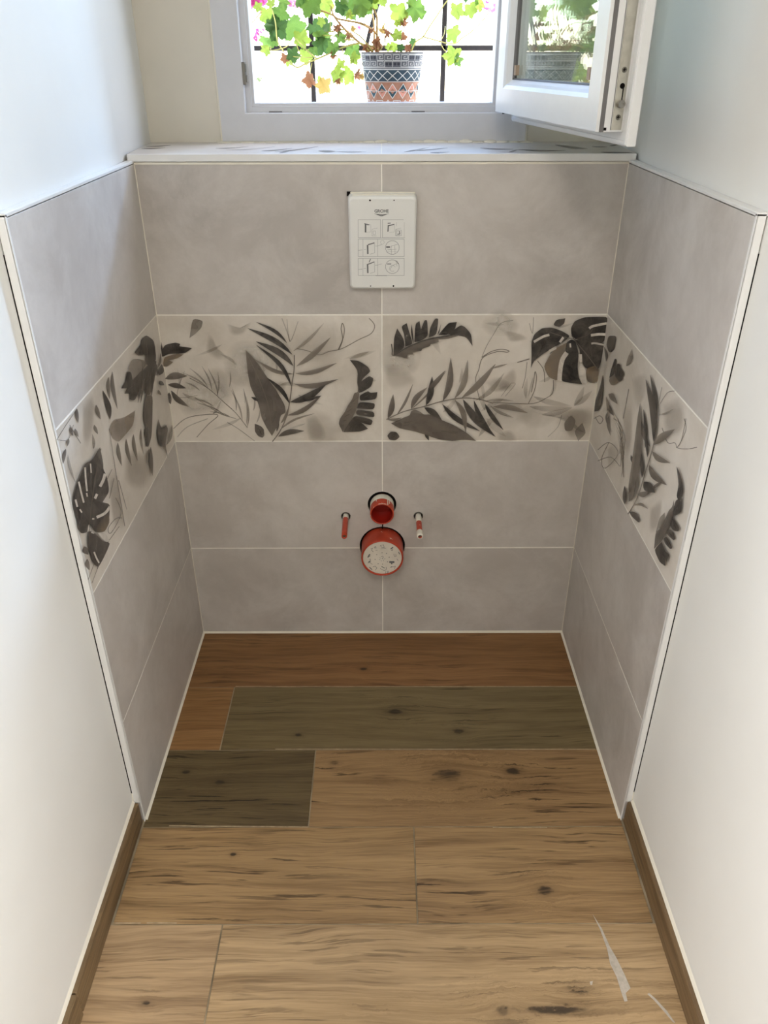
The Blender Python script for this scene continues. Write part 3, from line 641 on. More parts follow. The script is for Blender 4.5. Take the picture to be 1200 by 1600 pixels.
# tile on the right wall
Dd = Print(lambda x, y: (900 + x*.2875, 470 + y*.2875), 0, XT, -1)
for pts in ([(300, 420), (380, 390), (390, 480), (330, 600)], [(470, 560), (560, 520), (600, 640), (560, 740), (480, 700)], [(250, 600), (300, 560), (310, 760), (270, 860)], [(400, 1120), (470, 1080), (450, 1230), (400, 1260)], [(160, 800), (220, 760), (240, 860), (180, 920)]):
    Dd.wash(pts)
for p in ([(120, 810), (180, 770), (230, 830), (160, 910), (140, 860), (180, 770)], [(120, 870), (190, 850), (240, 900)], [(100, 640), (130, 625), (148, 645), (130, 668), (105, 630)], [(470, 690), (500, 770), (540, 772), (555, 800), (610, 805), (660, 796)], [(590, 640), (600, 700), (560, 790)], [(600, 640), (575, 760), (548, 800)], [(230, 640), (255, 800), (262, 960)], [(255, 700), (245, 900)], [(205, 640), (245, 680), (240, 830)], [(460, 560), (500, 500), (540, 490)], [(470, 470), (452, 560)], [(290, 480), (260, 640)]):
    Dd.stroke(p, 4, L0)
for k in range(7): Dd.leaf((250 + 4*k, 960 - 30*k), (240 - 6*k, 800 - 34*k), 6, L0, L1, .08)
Dd.poly([(180, 190), (226, 190), (214, 262), (200, 278), (182, 278), (168, 240)], M0, D2); Dd.poly([(195, 265), (212, 262), (200, 279), (184, 279)], D1)
Dd.leaf((278, 355), (310, 262), 26, M1, L1, .1); Dd.leaf((168, 330), (158, 250), 16, M0, M1)
Dd.poly([(150, 405), (156, 470), (146, 560), (128, 598), (104, 602), (110, 540), (132, 480)], D0, D1); Dd.oval(124, 578, 14, 12, D0)
Dd.poly([(186, 420), (196, 372), (216, 314), (226, 318), (222, 350), (212, 400)], D1, D0); Dd.poly([(216, 392), (230, 340), (246, 344), (250, 366), (262, 380), (268, 404), (256, 412), (258, 430), (240, 442), (216, 410)], D0, D1)
Dd.poly([(184, 430), (212, 398), (240, 440), (216, 460), (196, 458)], M0, TAN)
Dd.poly([(180, 506), (208, 500), (222, 530), (232, 562), (206, 545), (192, 535)], D2, M0); Dd.leaf((188, 566), (212, 625), 20, D1, D2); Dd.leaf((175, 600), (170, 520), 16, M0, M1); Dd.leaf((182, 600), (176, 672), 12, M0, D2); Dd.leaf((188, 620), (195, 732), 14, M0, M1)
Dd.stroke([(290, 1160), (330, 1095), (356, 1030), (380, 950), (402, 880), (428, 790), (446, 690), (460, 560)], 5, M0)
for b, t, wd, c0, c1, bd in (((445, 602), (412, 402), 20, D0, D1, .04), ((436, 682), (388, 428), 34, D2, D1, .05), ((430, 765), (398, 480), 28, D0, D2, .06), ((412, 792), (362, 650), 22, M0, D2, -.1), ((384, 800), (376, 590), 16, D0, D0, .05), ((398, 850), (378, 700), 14, D1, D0, .04), ((368, 962), (354, 800), 20, D0, D0, .05), ((318, 882), (308, 838), 14, D0, D1, 0),
    ((460, 620), (540, 588), 10, L0, L1, .1), ((434, 782), (548, 698), 40, M0, L0, -.06), ((425, 818), (524, 882), 30, M1, M0, .16), ((408, 892), (505, 1002), 34, M0, D2, .16), ((378, 984), (440, 1042), 50, D0, D1, .06), ((425, 1020), (472, 982), 16, D2, M0, .05), ((345, 1050), (412, 1040), 30, M1, D2, .14), ((328, 1112), (402, 1130), 16, M1, M0, -.25), ((303, 1146), (356, 1206), 30, D1, D2, -.12)):
    Dd.leaf(b, t, wd, c0, c1, bd)
Dd.poly([(360, 556), (366, 650), (368, 760), (366, 850), (354, 930), (340, 1000), (318, 1080), (298, 1092), (294, 1020), (312, 900), (330, 760), (346, 630)], M0, M1)
Dd.poly([(330, 990), (352, 940), (358, 1000), (330, 1080)], M1, L0); Dd.stroke([(358, 580), (346, 760), (322, 950), (300, 1085)], 4, M1)
Dd.leaf((276, 1106), (276, 1005), 22, D2, D1, 0)
for pts in ([(560, 900), (576, 930), (592, 985), (598, 1050), (570, 1086), (560, 1060), (572, 1000)], [(556, 1082), (592, 1075), (586, 1150), (552, 1170), (538, 1150)], [(530, 1180), (545, 1186), (578, 1235), (572, 1254), (545, 1250), (526, 1225)], [(505, 1250), (530, 1240), (556, 1290), (548, 1304), (515, 1275)], [(490, 1292), (508, 1280), (540, 1345), (528, 1350), (500, 1320)], [(440, 1352), (482, 1310), (500, 1360), (524, 1380), (510, 1420), (500, 1400), (502, 1442), (470, 1420)]):
    Dd.poly(pts, D0, D1)
Dd.poly([(550, 1080), (540, 1120), (520, 1140), (500, 1190), (480, 1200), (470, 1240), (448, 1262), (440, 1350), (490, 1296), (520, 1232), (548, 1170)], D1, M0)
Dd.poly([(470, 1180), (500, 1150), (500, 1190), (480, 1240), (450, 1260)], M1, L0)
Dd.done(side_tiles[2, 1])
# sill tiles: the same pattern seen almost edge-on
SA = Print(lambda x, y: (190 + x*.34167, 215 + y*.3409), 2, ZS, 1)
for b, t, wd, c0, c1 in (((90, 50), (200, 47), 4, M0, L0), ((110, 41), (225, 36), 4, M0, L0), ((430, 50), (580, 42), 3, L0, L1), ((640, 62), (780, 50), 4, M1, L1), ((700, 66), (900, 42), 4, M1, L0), ((720, 72), (780, 58), 4, M1, L0), ((900, 62), (980, 64), 8, M1, L0), ((980, 64), (1120, 66), 3, L0, L1), ((480, 58), (700, 44), 2, L1, L1)):
    SA.leaf(b, t, wd, c0, c1, .02)
SA.done(back_tiles['sill', 0])
SB = Print(lambda x, y: (590 + x*.34167, 215 + y*.3409), 2, ZS, 1)
for b, t, wd, c0, c1 in (((120, 66), (240, 44), 5, L0, L1), ((150, 60), (320, 48), 4, M1, L0), ((240, 70), (330, 66), 4, L0, L1), ((470, 48), (620, 54), 4, M1, L0), ((600, 68), (640, 56), 5, M1, M0), ((640, 55), (860, 60), 5, M0, L0), ((810, 34), (960, 52), 9, D2, M1), ((980, 42), (1050, 44), 4, M1, L0), ((1020, 68), (1165, 70), 7, D2, M0), ((1060, 40), (1100, 34), 4, M1, L0)):
    SB.leaf(b, t, wd, c0, c1, .02)
SB.done(back_tiles['sill', 1])

# ------------------------------------------------------------------ window
win = struct(empty('window_1', (0, .255, 1.2175)))
IW = Matrix.Translation((0, -.255, -1.2175))
def under(o, p=None):
    o.parent = p or win; o.matrix_parent_inverse = IW if p is None else Matrix(); return o
def ring(bm, sec, fr, x0, x1, z0, z1):
    """mitred frame: section points (inset, depth); fr maps (along, depth, z) to the world"""
    L = []
    for ins, dep in sec:
        L.append([bm.verts.new(fr(a, dep, b)) for a, b in ((x0 + ins, z0 + ins), (x1 - ins, z0 + ins), (x1 - ins, z1 - ins), (x0 + ins, z1 - ins))])
    n = len(L)
    for i in range(n):
        A_, B_ = L[i], L[(i + 1) % n]
        for k in range(4): bm.faces.new((A_[k], A_[(k + 1) % 4], B_[(k + 1) % 4], B_[k]))
FX0, FX1, FZ0, FZ1 = -.3622, .3270, 1.2172, 2.165
fr = lambda a, d, z: Vector((a, .255 + d, z))
bm = bmesh.new()
ring(bm, [(0, 0), (.0560, 0), (.0570, .0012), (.0572, .020), (.0690, .0212), (.0700, .0240), (.0755, .0248), (.0765, .0275), (.0765, .075), (0, .075)], fr, FX0, FX1, FZ0, FZ1)
frame = under(bm_link('window_frame', bm, MT['pvc_frame']))
# parts on the fixed frame
def fpart(o): o.parent = frame; return o
bm = bmesh.new(); add_box(bm, (-.3056, .2552, 1.330), (-.2985, .272, 1.374), .001); add_box(bm, (-.3000, .256, 1.335), (-.2955, .268, 1.349), .001); add_box(bm, (-.3000, .256, 1.355), (-.2970, .268, 1.371), .001)
fpart(bm_link('striker_plate', bm, MT['screw']))
for x in (-.255, .068): fpart(box('drain_slot', (x, .2745, 1.2748), (x + .03, .2757, 1.2772), MT['seal']))
for a, b in (((-.3622, 1.2172), (-.306, 1.2733)), ((.327, 1.2172), (.271, 1.2733))):
    p, q = Vector((a[0], .2549, a[1])), Vector((b[0], .2549, b[1])); d = Vector((.0004, 0, -.0004)) if a[0] < 0 else Vector((.0004, 0, .0004))
    fpart(prism('mitre_weld', [p - d, q - d, q + d, p + d], (0, .0004, 0), MT['pvc_frame']))
# caulk joint round the frame
bm = bmesh.new(); ring(bm, [(-.004, .003), (0.0005, .0015), (.0005, .0069), (-.004, .0069)], fr, FX0, FX1, FZ0, FZ1)
fpart(bm_link('caulk_line', bm, MT['caulk']))

# open sash, turned about its hinges on the right
TH = R(99.3); HX, HY = .3072, .2227
sd = Vector((-math.cos(TH), -math.sin(TH), 0)); sn = Vector((-math.sin(TH), math.cos(TH), 0))
SW, ST, SZ0, SZ1 = .591, .063, 1.2602, 2.10
fs = lambda u, d, z: Vector((HX, HY, 0)) + sd*(u + .005) + sn*(d + .003) + Vector((0, 0, z))
bm = bmesh.new()
ring(bm, [(.004, 0), (0, .003), (0, .0165), (.0015, .018), (.020, .018), (.020, .0500), (.0235, .0500), (.0235, .0575), (.020, .0575), (.0206, .0630), (.0655, .0630), (.072, .0600), (.0765, .0540), (.083, .0470), (.083, .0180), (.076, .006), (.070, 0)], fs, 0, SW, SZ0, SZ1)
sash = under(bm_link('sash', bm, MT['pvc']))
def spart(o): o.parent = sash; o.matrix_parent_inverse = Matrix.Identity(4); o.matrix_parent_inverse = IW.inverted() @ Matrix.Identity(4) if False else Matrix.Identity(4); return o
def sring(name, sec, m):
    bm = bmesh.new(); ring(bm, sec, fs, 0, SW, SZ0, SZ1); return spart(bm_link(name, bm, m))
sring('gasket', [(.0198, .0502), (.0236, .0502), (.0236, .0573), (.0196, .0573)], MT['seal'])
sring('lip_seal', [(.003, .0178), (.008, .0178), (.008, .0200), (.003, .0196)], MT['pvc'])
sring('glazing_seal', [(.0832, .0400), (.0818, .0400), (.0818, .0490), (.0845, .0450)], MT['seal'])
def sbox(bm, u0, u1, d0, d1, z0, z1):
    vs = [bm.verts.new(fs(u, d, z)) for u in (u0, u1) for d in (d0, d1) for z in (z0, z1)]
    for q in ((0, 1, 3, 2), (4, 6, 7, 5), (0, 4, 5, 1), (2, 3, 7, 6), (0, 2, 6, 4), (1, 5, 7, 3)): bm.faces.new([vs[i] for i in q])
for d in (.022, .036):
    bm = bmesh.new(); sbox(bm, .080, SW - .080, d, d + .004, SZ0 + .080, SZ1 - .080); spart(bm_link('glass_pane', bm, MT['glass']))
for u, d1 in ((.0835, .0475), (SW - .0985, .056)):
    bm = bmesh.new(); sbox(bm, u, u + .0115, .040, d1, 1.350, 1.368); spart(bm_link('glazing_block', bm, MT['clip']))
# locking strip with screws, slot and roller on the closing edge
UE = SW - .020
bm = bmesh.new(); sbox(bm, UE, UE + .0012, .0215, .0375, SZ0 + .0225, SZ1 - .023); spart(bm_link('locking_strip', bm, MT['zinc']))
bm = bmesh.new(); sbox(bm, UE - .0002, UE + .0006, .0385, .0394, SZ0 + .0225, SZ1 - .023); spart(bm_link('strip_groove', bm, MT['seal']))
for z in (1.3650, 1.3005, 1.62, 1.9):
    bm = bmesh.new(); lathe(bm, [(.0042, 0), (.0040, .0008), (.0030, .0010), (.0012, .0003)], fs(UE + .0010, .0290, z), sd, 14, True)
    s = spart(bm_link('screw', bm, MT['screw']))
    bm = bmesh.new(); sbox(bm, UE + .0016, UE + .0022, .0264, .0316, z - .0005, z + .0005); sbox(bm, UE + .0016, UE + .0022, .0285, .0295, z - .0024, z + .0024)
    o = bm_link('cross_recess', bm, MT['dark']); o.parent = sash
bm = bmesh.new(); lathe(bm, [(.0040, 0), (.0040, .0006)], fs(UE + .0010, .0290, 1.3435), sd, 16, True); sbox(bm, UE + .001, UE + .0017, .0262, .0278, 1.318, 1.343)
spart(bm_link('strip_slot', bm, MT['dark']))
bm = bmesh.new(); lathe(bm, [(.0058, 0), (.0058, .0075), (.0052, .0085), (.0026, .0085), (.0026, .0070)], fs(UE + .0012, .0290, 1.3190), sd, 22, True)
spart(bm_link('locking_roller', bm, MT['steel'], None))
bm = bmesh.new()
for u, z in ((UE - .003, SZ0 + .022), (.03, SZ0 + .016)): sbox(bm, u, u + .004, .046, .050, z, z + .004)
spart(bm_link('drain_cap', bm, MT['dark']))

# ------------------------------------------------------------------ cover of the flush valve
cov = empty('flush_valve_cover', (0, 0, .95))
tag(cov, 'white plastic builder\'s cover with printed fitting steps, on the upper grey wall tiles', 'cover')
def cpart(o): o.parent = cov; o.matrix_parent_inverse = Matrix.Translation((0, 0, -.95)); return o
def rrect(x0, x1, z0, z1, r, y, n=5):
    P = []
    for cx, cz, a0 in ((x1 - r, z1 - r, 0), (x0 + r, z1 - r, 90), (x0 + r, z0 + r, 180), (x1 - r, z0 + r, 270)):
        for k in range(n + 1):
            a = R(a0 + 90*k/n); P.append(Vector((cx + r*math.cos(a), y, cz + r*math.sin(a))))
    return P
bm = bmesh.new(); Ls = []
for y, g, r, zt in ((.0, 0, .009, 1.1430), (-.012, .0004, .009, 1.1400), (-.0165, .0015, .0085, 1.1375), (-.0185, .0045, .0065, 1.1325)):
    Ls.append([bm.verts.new(p) for p in rrect(-.0690 + g, .0722 - g, .9510 + g, zt, r, y)])
for A_, B_ in zip(Ls, Ls[1:]):
    for k in range(len(A_)): bm.faces.new((A_[k], A_[(k + 1) % len(A_)], B_[(k + 1) % len(B_)], B_[k]))
bm.faces.new(Ls[-1]); bm.faces.new(Ls[0])
cpart(bm_link('cover_body', bm, MT['cover']))
bm = bmesh.new(); tube(bm, [(-.064, -.004, 1.1425), (-.02, -.0035, 1.1432), (.03, -.004, 1.1428), (.068, -.0035, 1.1428)], .0022, .0018, 8)
tube(bm, [(-.060, -.0120, 1.1392), (-.03, -.0125, 1.1402), (.01, -.0118, 1.1396), (.045, -.0128, 1.1400), (.067, -.0118, 1.1392)], .0020, .0013, 8)
cpart(bm_link('putty_edge', bm, MT['caulk']))
bm = bmesh.new(); add_box(bm, (-.0712, -.0022, 1.1365), (-.0625, .0, 1.1450)); cpart(bm_link('gap', bm, MT['dark']))
cc2 = lambda x, y: at(540 + x/10.4348, 290 + y/10.4348, 1, -.0186)
cc3 = lambda x, y: at(540 + x/10.4348, 370 + y/10.4348, 1, -.0186)
for p, r in ((cc2(398, 241), .0019), (cc2(790, 240), .0013), (cc3(408, 803), .0012), (cc3(780, 802), .0018)):
    bm = bmesh.new(); lathe(bm, [(r, 0), (r, .0004)], p, (0, -1, 0), 12, True); cpart(bm_link('pin_hole', bm, MT['dark']))
# print: frames, line drawings and lettering
bm = bmesh.new()
def line(pts, f, wd=.0006, bm_=None):
    bm_ = bm_ or bm; P = [f(*p) for p in pts]
    for a, b in zip(P, P[1:]):
        d = (b - a); 
        if d.length < 1e-6: continue
        d.normalize(); q = Vector((-d.z, 0, d.x))*wd*.5; a2, b2 = a - d*wd*.3, b + d*wd*.3
        bm_.faces.new([bm_.verts.new(x) for x in (a2 - q, b2 - q, b2 + q, a2 + q)])
def circ(cx, cy, r, f, a0=0, a1=360, n=22): return [(cx + r*math.cos(R(a0 + (a1 - a0)*k/n)), cy + r*math.sin(R(a0 + (a1 - a0)*k/n))) for k in range(n + 1)]
line([(205, 556), (570, 556), (570, 848), (205, 848), (205, 556)], cc2); line([(600, 848), (600, 556), (945, 556)], cc2); line([(600, 848), (965, 850)], cc2); line([(958, 600), (958, 850)], cc2, .0004)
for y0, y1 in ((38, 320), (350, 630)):
    line([(205, y0), (955, y0), (955, y1), (205, y1), (205, y0)], cc3, .0007); line([(282, y0), (282, y1)], cc3); line([(522, y0), (522, y1)], cc3)
line([(205, 16), (945, 16)], cc3, .0005)
for dx in (0, 385):
    line([(410 + dx, 640), (410 + dx, 755), (330 + dx, 765)], cc2, .0004)
    line([(345 + dx, 650), (410 + dx, 635)], cc2, .0004)
    line([(430 + dx, 715), (430 + dx, 820), (500 + dx, 820)], cc2, .0005); line([(435 + dx, 712), (520 + dx, 690)], cc2, .0005); line([(450 + dx, 740), (485 + dx, 740), (485 + dx, 800), (450 + dx, 800), (450 + dx, 740)], cc2, .0005)
line([(820, 720), (910, 725), (910, 815), (820, 815), (820, 720)], cc2, .0006); line([(830, 600), (830, 660)], cc2, .0004)
for dy in (0, 312):
    line([(375, 130 + dy), (470, 95 + dy), (475, 260 + dy), (400, 285 + dy)], cc3, .0006); line([(210, 222 + dy), (270, 215 + dy)], cc3, .0007); line([(300, 205 + dy), (330, 203 + dy)], cc3, .0007); line([(485, 152 + dy), (522, 150 + dy), (560, 135 + dy), (590, 130 + dy)], cc3, .0006)
    line(circ(762, 175 + dy, 112, cc3), cc3, .0009)
line([(680, 215), (740, 205), (745, 150), (860, 120)], cc3); line([(690, 215), (830, 200)], cc3); line([(745, 205), (750, 285)], cc3); line([(800, 150), (805, 270)], cc3); line([(660, 250), (840, 235)], cc3, .0004)
line(circ(765, 515, 48, cc3, 60, 330), cc3); line([(800, 380), (830, 420), (835, 480)], cc3); line([(720, 540), (760, 470), (830, 440)], cc3); line(circ(600, 90, 30, cc3), cc3, .0004)
for k in range(11): line([(488 + 17*k, 634), (500 + 17*k, 634)], cc3, .0010)
cpart(bm_link('line_print', bm, MT['ink']))['kind'] = 'stuff'
bm = bmesh.new()
line([(325, 640), (325, 755)], cc2, .0032); line([(310, 622), (385, 640)], cc2, .0018); line([(695, 650), (690, 745)], cc2, .0022); line([(700, 655), (790, 632)], cc2, .0020); line([(690, 615), (730, 612)], cc2, .0018); line([(850, 790), (885, 790), (880, 745)], cc2, .0014)
for dy, e in ((0, 0), (310, 8)):
    line([(358, 140 + dy), (362, 275 + dy)], cc3, .0030); line([(370, 128 + dy + e), (465, 100 + dy)], cc3, .0020)
line([(668, 168), (718, 168)], cc3, .0030); line([(680, 443), (740, 443)], cc3, .0016); line([(385, 410), (405, 365)], cc3, .0016); line([(830, 395), (860, 440)], cc3, .0016)
# emblem: three shallow waves under the name
for k in range(4):
    w_ = 112 - 26*k; line([(586 + w_*math.sin(R(a)), 462 + 9*k + 14*math.cos(R(a)) - 6) for a in range(-90, 91, 15)], cc2, .0007)
cpart(bm_link('bold_print', bm, MT['ink_dark']))['kind'] = 'stuff'
def text(body, size, origin, right, up, m, name, bold=0):
    cu = bpy.data.curves.new('t', 'FONT'); cu.body = body; cu.size = size; cu.align_x = 'CENTER'; cu.align_y = 'CENTER'; cu.offset = bold; cu.resolution_u = 3
    o = bpy.data.objects.new('t', cu); C.objects.link(o); bpy.context.view_layer.update()
    me = bpy.data.meshes.new_from_object(o.evaluated_get(bpy.context.evaluated_depsgraph_get())); bpy.data.objects.remove(o)
    rt_, up_ = Vector(right), Vector(up); nn = rt_.cross(up_)
    me.transform(Matrix.Translation(origin) @ Matrix((rt_, up_, nn)).transposed().to_4x4()); me.materials.clear(); me.materials.append(m); me.name = name
    ob = bpy.data.objects.new(name, me); C.objects.link(ob); return ob
cpart(text('GROHE', .0086, cc2(586, 418), (1, 0, 0), (0, 0, 1), MT['ink_dark'], 'lettering', .00022)).data.transform(Matrix.Translation((0, 0, 0)))

# ------------------------------------------------------------------ pipes in the wall
fl = empty('flush_pipe', (-.001, 0, .407))
tag(fl, 'short open red plastic pipe socket, uppermost of the pipes in the tiled wall', 'pipe')
def off(o, e): o.parent = e; o.matrix_parent_inverse = Matrix.Translation(-Vector(e.location)); return o
PA = (0, -1, 0)
bm = bmesh.new(); lathe(bm, [(.0295, -.006), (.0295, .044), (.0288, .0455), (.0268, .0455), (.0262, .044)], (-.001, 0, .4065), PA, 40)
off(bm_link('socket', bm, MT['red'], None, True), fl)
bm = bmesh.new(); lathe(bm, [(.0262, .044), (.0262, -.004), (.0225, -.0045), (.0225, -.006)], (-.001, 0, .4065), PA, 40, False)
r_ = lathe(bm, [(.0225, -.0055), (.004, -.0056)], (-.001, 0, .4065), PA, 40, False); bm.faces.new(r_[-1])
off(bm_link('bore', bm, MT['red_in'], None, True), fl)
bm = bmesh.new(); lathe(bm, [(.0300, -.004), (.0302, .003), (.0302, .014), (.0298, .0185)], (-.001, 0, .4065), PA, 40)
off(bm_link('plaster_collar', bm, MT['caulk'], None, True), fl)
for a, l0, l1, wd in ((62, .02, .045, .0022), (52, .018, .034, .0016), (118, .018, .026, .002), (95, .0435, .0452, .012), (75, .0437, .0452, .006)):
    P = []; bm = bmesh.new()
    for ll, sgn in ((l0, -1), (l1, -1), (l1, 1), (l0, 1)):
        th = R(a) + sgn*wd/2/.0297; P.append(Vector((-.001 + .0297*math.cos(th), -ll, .4065 + .0297*math.sin(th))))
    d = Vector((math.cos(R(a)), 0, math.sin(R(a))))*.0006; vv = [bm.verts.new(p) for p in P] + [bm.verts.new(p + d) for p in P]
    for f in ((0, 1, 2, 3), (7, 6, 5, 4), (0, 4, 5, 1), (1, 5, 6, 2), (2, 6, 7, 3), (3, 7, 4, 0)): bm.faces.new([vv[i] for i in f])
    off(bm_link('plaster_splash', bm, MT['caulk']), fl)

wp = empty('waste_pipe', (-.0005, 0, .2825))
tag(wp, 'wide red plastic waste pipe closed by a printed cream cap', 'pipe')
bm = bmesh.new(); lathe(bm, [(.0540, -.006), (.0540, .020), (.0535, .053), (.0530, .0555), (.0512, .0562), (.0500, .0550), (.0498, .050), (.0498, -.004)], (-.0005, 0, .2825), PA, 56)
off(bm_link('socket', bm, MT['red'], None, True), wp)
bm = bmesh.new(); r_ = lathe(bm, [(.0496, .046), (.0496, .0515), (.0488, .0525), (.0470, .0528), (.0300, .0528)], (-.0005, 0, .2825), PA, 48); bm.faces.new(r_[-1]); bm.faces.new(r_[0])
cap = off(bm_link('cap', bm, MT['cap']), wp)
bm = bmesh.new()
cq = lambda x, y: at(555 + x/14.1176, 835 + y/14.1176, 1, -.0531)
def dot(x, y, r, n=9):
    p = cq(x, y); bm.faces.new([bm.verts.new(p + Vector((r*math.cos(2*math.pi*k/n), 0, r*math.sin(2*math.pi*k/n)))) for k in range(n)])
for x, y in ((592, 405), (690, 420), (750, 505), (715, 605), (605, 655), (507, 647), (440, 553), (475, 447)): dot(x, y, .0013)
L_ = lambda *p: line(p, cq, .0010, bm)
L_((570, 490), (610, 480), (620, 510), (590, 530), (620, 545)); L_((540, 515), (560, 525)); L_((530, 555), (550, 555)); L_((570, 575), (580, 590)); L_((615, 570), (630, 585)); L_((640, 540), (665, 535))
L_((345, 320), (385, 300), (360, 350), (400, 385)); L_((415, 285), (455, 265), (430, 300), (470, 295)); L_((450, 350), (490, 355)); L_((555, 245), (625, 230), (640, 290), (580, 285), (560, 250)); L_((570, 320), (680, 302))
line(((785, 320), (830, 285)), cq, .0028, bm); L_((790, 340), (815, 365), (830, 320)); L_((850, 430), (870, 490), (905, 480), (890, 440)); line(((955, 390), (980, 435)), cq, .002, bm)
line(((285, 500), (320, 440)), cq, .0034, bm); L_((275, 510), (340, 470)); line(((300, 610), (330, 590)), cq, .0032, bm); L_((275, 630), (330, 620), (375, 660)); L_((310, 550), (335, 545), (330, 590))
line(((315, 725), (370, 775)), cq, .0022, bm); L_((390, 720), (440, 700), (480, 740), (440, 790)); L_((555, 755), (640, 800), (690, 770), (680, 720)); line(((585, 710), (645, 742)), cq, .002, bm); L_((670, 855), (680, 800)); L_((710, 855), (720, 800), (735, 850))
line(((765, 610), (850, 610)), cq, .0056, bm); dot(805, 645, .0022); line(((780, 725), (815, 712)), cq, .002, bm); L_((830, 720), (885, 700), (865, 755)); L_((920, 540), (950, 580))
off(bm_link('cap_print', bm, MT['ink_dark']), cap)['kind'] = 'stuff'; bpy.data.objects['cap_print'].matrix_parent_inverse = cap.matrix_parent_inverse @ Matrix.Identity(4)
bpy.data.objects['cap_print'].matrix_parent_inverse = Matrix.Identity(4)

for x, lab, dirty in ((-.0930, 'slim red sleeved fixing stud with a clean open end, poking from the tile', 0), (.0912, 'slim red sleeved fixing stud with white plaster crusted on its tip', 1)):
    st = empty('fixing_stud', (x, 0, .3742)); tag(st, lab, 'stud', None)
    bm = bmesh.new(); lathe(bm, [(.0070, -.006), (.0070, .085), (.0066, .097), (.0060, .0975), (.0044, .0975), (.0044, .092)], (x, 0, .3742), PA, 18)
    off(bm_link('sleeve', bm, MT['red'], None, True), st)
    bm = bmesh.new(); lathe(bm, [(.0043, .05), (.0043, .0935), (.003, .0945)], (x, 0, .3742), PA, 14, True); off(bm_link('rod', bm, MT['screw']), st)
    bm = bmesh.new(); lathe(bm, [(.0113, -.006), (.0113, .0004), (.0102, .0008), (.0098, -.006)], (x, 0, .3744), PA, 22); off(bm_link('ferrule', bm, MT['screw'], None, True), st)
    crusts = [[(.0072, .074), (.0080, .080), (.0078, .094), (.0068, .099), (.0048, .0985)], [(.0072, -.004), (.0078, .004), (.0076, .026), (.0071, .032)]] if dirty else [[(.0072, -.004), (.0075, .002), (.0075, .010), (.0071, .014)]]
    for pr in crusts:
        bm = bmesh.new(); lathe(bm, pr, (x, 0, .3742), PA, 14); off(bm_link('plaster_crust', bm, MT['caulk'], None, True), st)

# ------------------------------------------------------------------ outside
struct(box('ground', (-30, .42, -.75), (30, 60, -.62), MT['ground']))
struct(box('trim_4', (-.40, .332, 1.15), (.36, .72, 1.2460), MT['render']))       # outer sill
YG = .67
gr = empty('window_grille', (0, YG, 1.246)); tag(gr, 'black wrought iron bars across the outside of the window', 'grille')
def bar(p, q, a=.0062):
    bm = bmesh.new(); d = Vector(q) - Vector(p); lo = [min(i, j) for i, j in zip(p, q)]; hi = [max(i, j) for i, j in zip(p, q)]
    lo = [l - (a if abs(dd) < 1e-6 else 0) for l, dd in zip(lo, d)]; hi = [h + (a if abs(dd) < 1e-6 else 0) for h, dd in zip(hi, d)]
    add_box(bm, lo, hi, .0012); return off(bm_link('bar', bm, MT['iron']), gr)
for u in (487.5, 693):
    x = at(u, 80, 1, YG).x; bar((x, YG, 1.246), (x, YG, 2.2))
zb = at(400, 75.5, 1, YG).z
bar((-.40, YG, zb), (.38, YG, zb)); bar((-.40, YG, 1.95), (.38, YG, 1.95))
P = [at(u, v, 1, YG - .014) for u, v in ((573, 72), (577, 52), (584, 28), (592, 2))]
P += [P[-1] + Vector(p) for p in ((.02, 0, .05), (.05, 0, .09), (.09, 0, .10), (.115, 0, .07), (.105, 0, .03), (.075, 0, .025))]
bm = bmesh.new(); tube(bm, smooth_pts(P, 4), .0055, None, 6); off(bm_link('scroll', bm, MT['iron']), gr)

# flower pot
PY = .470; px0 = at(613, 82, 1, PY).x
pl = empty('potted_geranium', (px0, PY, 1.2462))
tag(pl, 'trailing ivy geranium in a patterned clay pot on the outer window sill', 'plant')
PZ0, PZ1, PR0, PR1 = 1.2465, 1.3925, .0545, .0755
prad = lambda z: PR0 + (PR1 - PR0)*(z - PZ0)/(PZ1 - PZ0)
bands = [(PZ0, lin(150, 96, 70)), (1.280, lin(150, 96, 70)), (1.284, lin(158, 112, 90)), (1.331, lin(150, 108, 88)), (1.3335, lin(52, 70, 80)), (1.3555, lin(48, 66, 78)), (1.3570, lin(176, 178, 176)), (1.3590, lin(74, 76, 84)), (1.3608, lin(120, 120, 124)), (1.3625, lin(98, 98, 102)), (1.3885, lin(104, 102, 104)), (PZ1, lin(116, 104, 98))]
vs_, fs_, cs_ = [], [], []; NS = 44
prof = []
for i, (z, c) in enumerate(bands):
    prof.append((prad(z), z, c))
    if i + 1 < len(bands): prof.append((prad(bands[i + 1][0] - .0003), bands[i + 1][0] - .0003, c))
prof += [(PR1 + .001, PZ1 + .001, lin(150, 130, 116)), (PR1 - .006, PZ1 + .001, lin(150, 110, 90)), (PR1 - .009, PZ1 - .012, lin(120, 84, 64))]
for r, z, c in prof:
    for k in range(NS): vs_.append((px0 + r*math.cos(2*math.pi*k/NS), PY + r*math.sin(2*math.pi*k/NS), z)); cs_.append(c)
for i in range(len(prof) - 1):
    for k in range(NS): fs_.append((i*NS + k, i*NS + (k + 1) % NS, (i + 1)*NS + (k + 1) % NS, (i + 1)*NS + k))
fs_.append(tuple(range(NS))[::-1])
pot = link('pot', vs_, fs_, MT['vcol'], None, cs_, True); off(pot, pl)
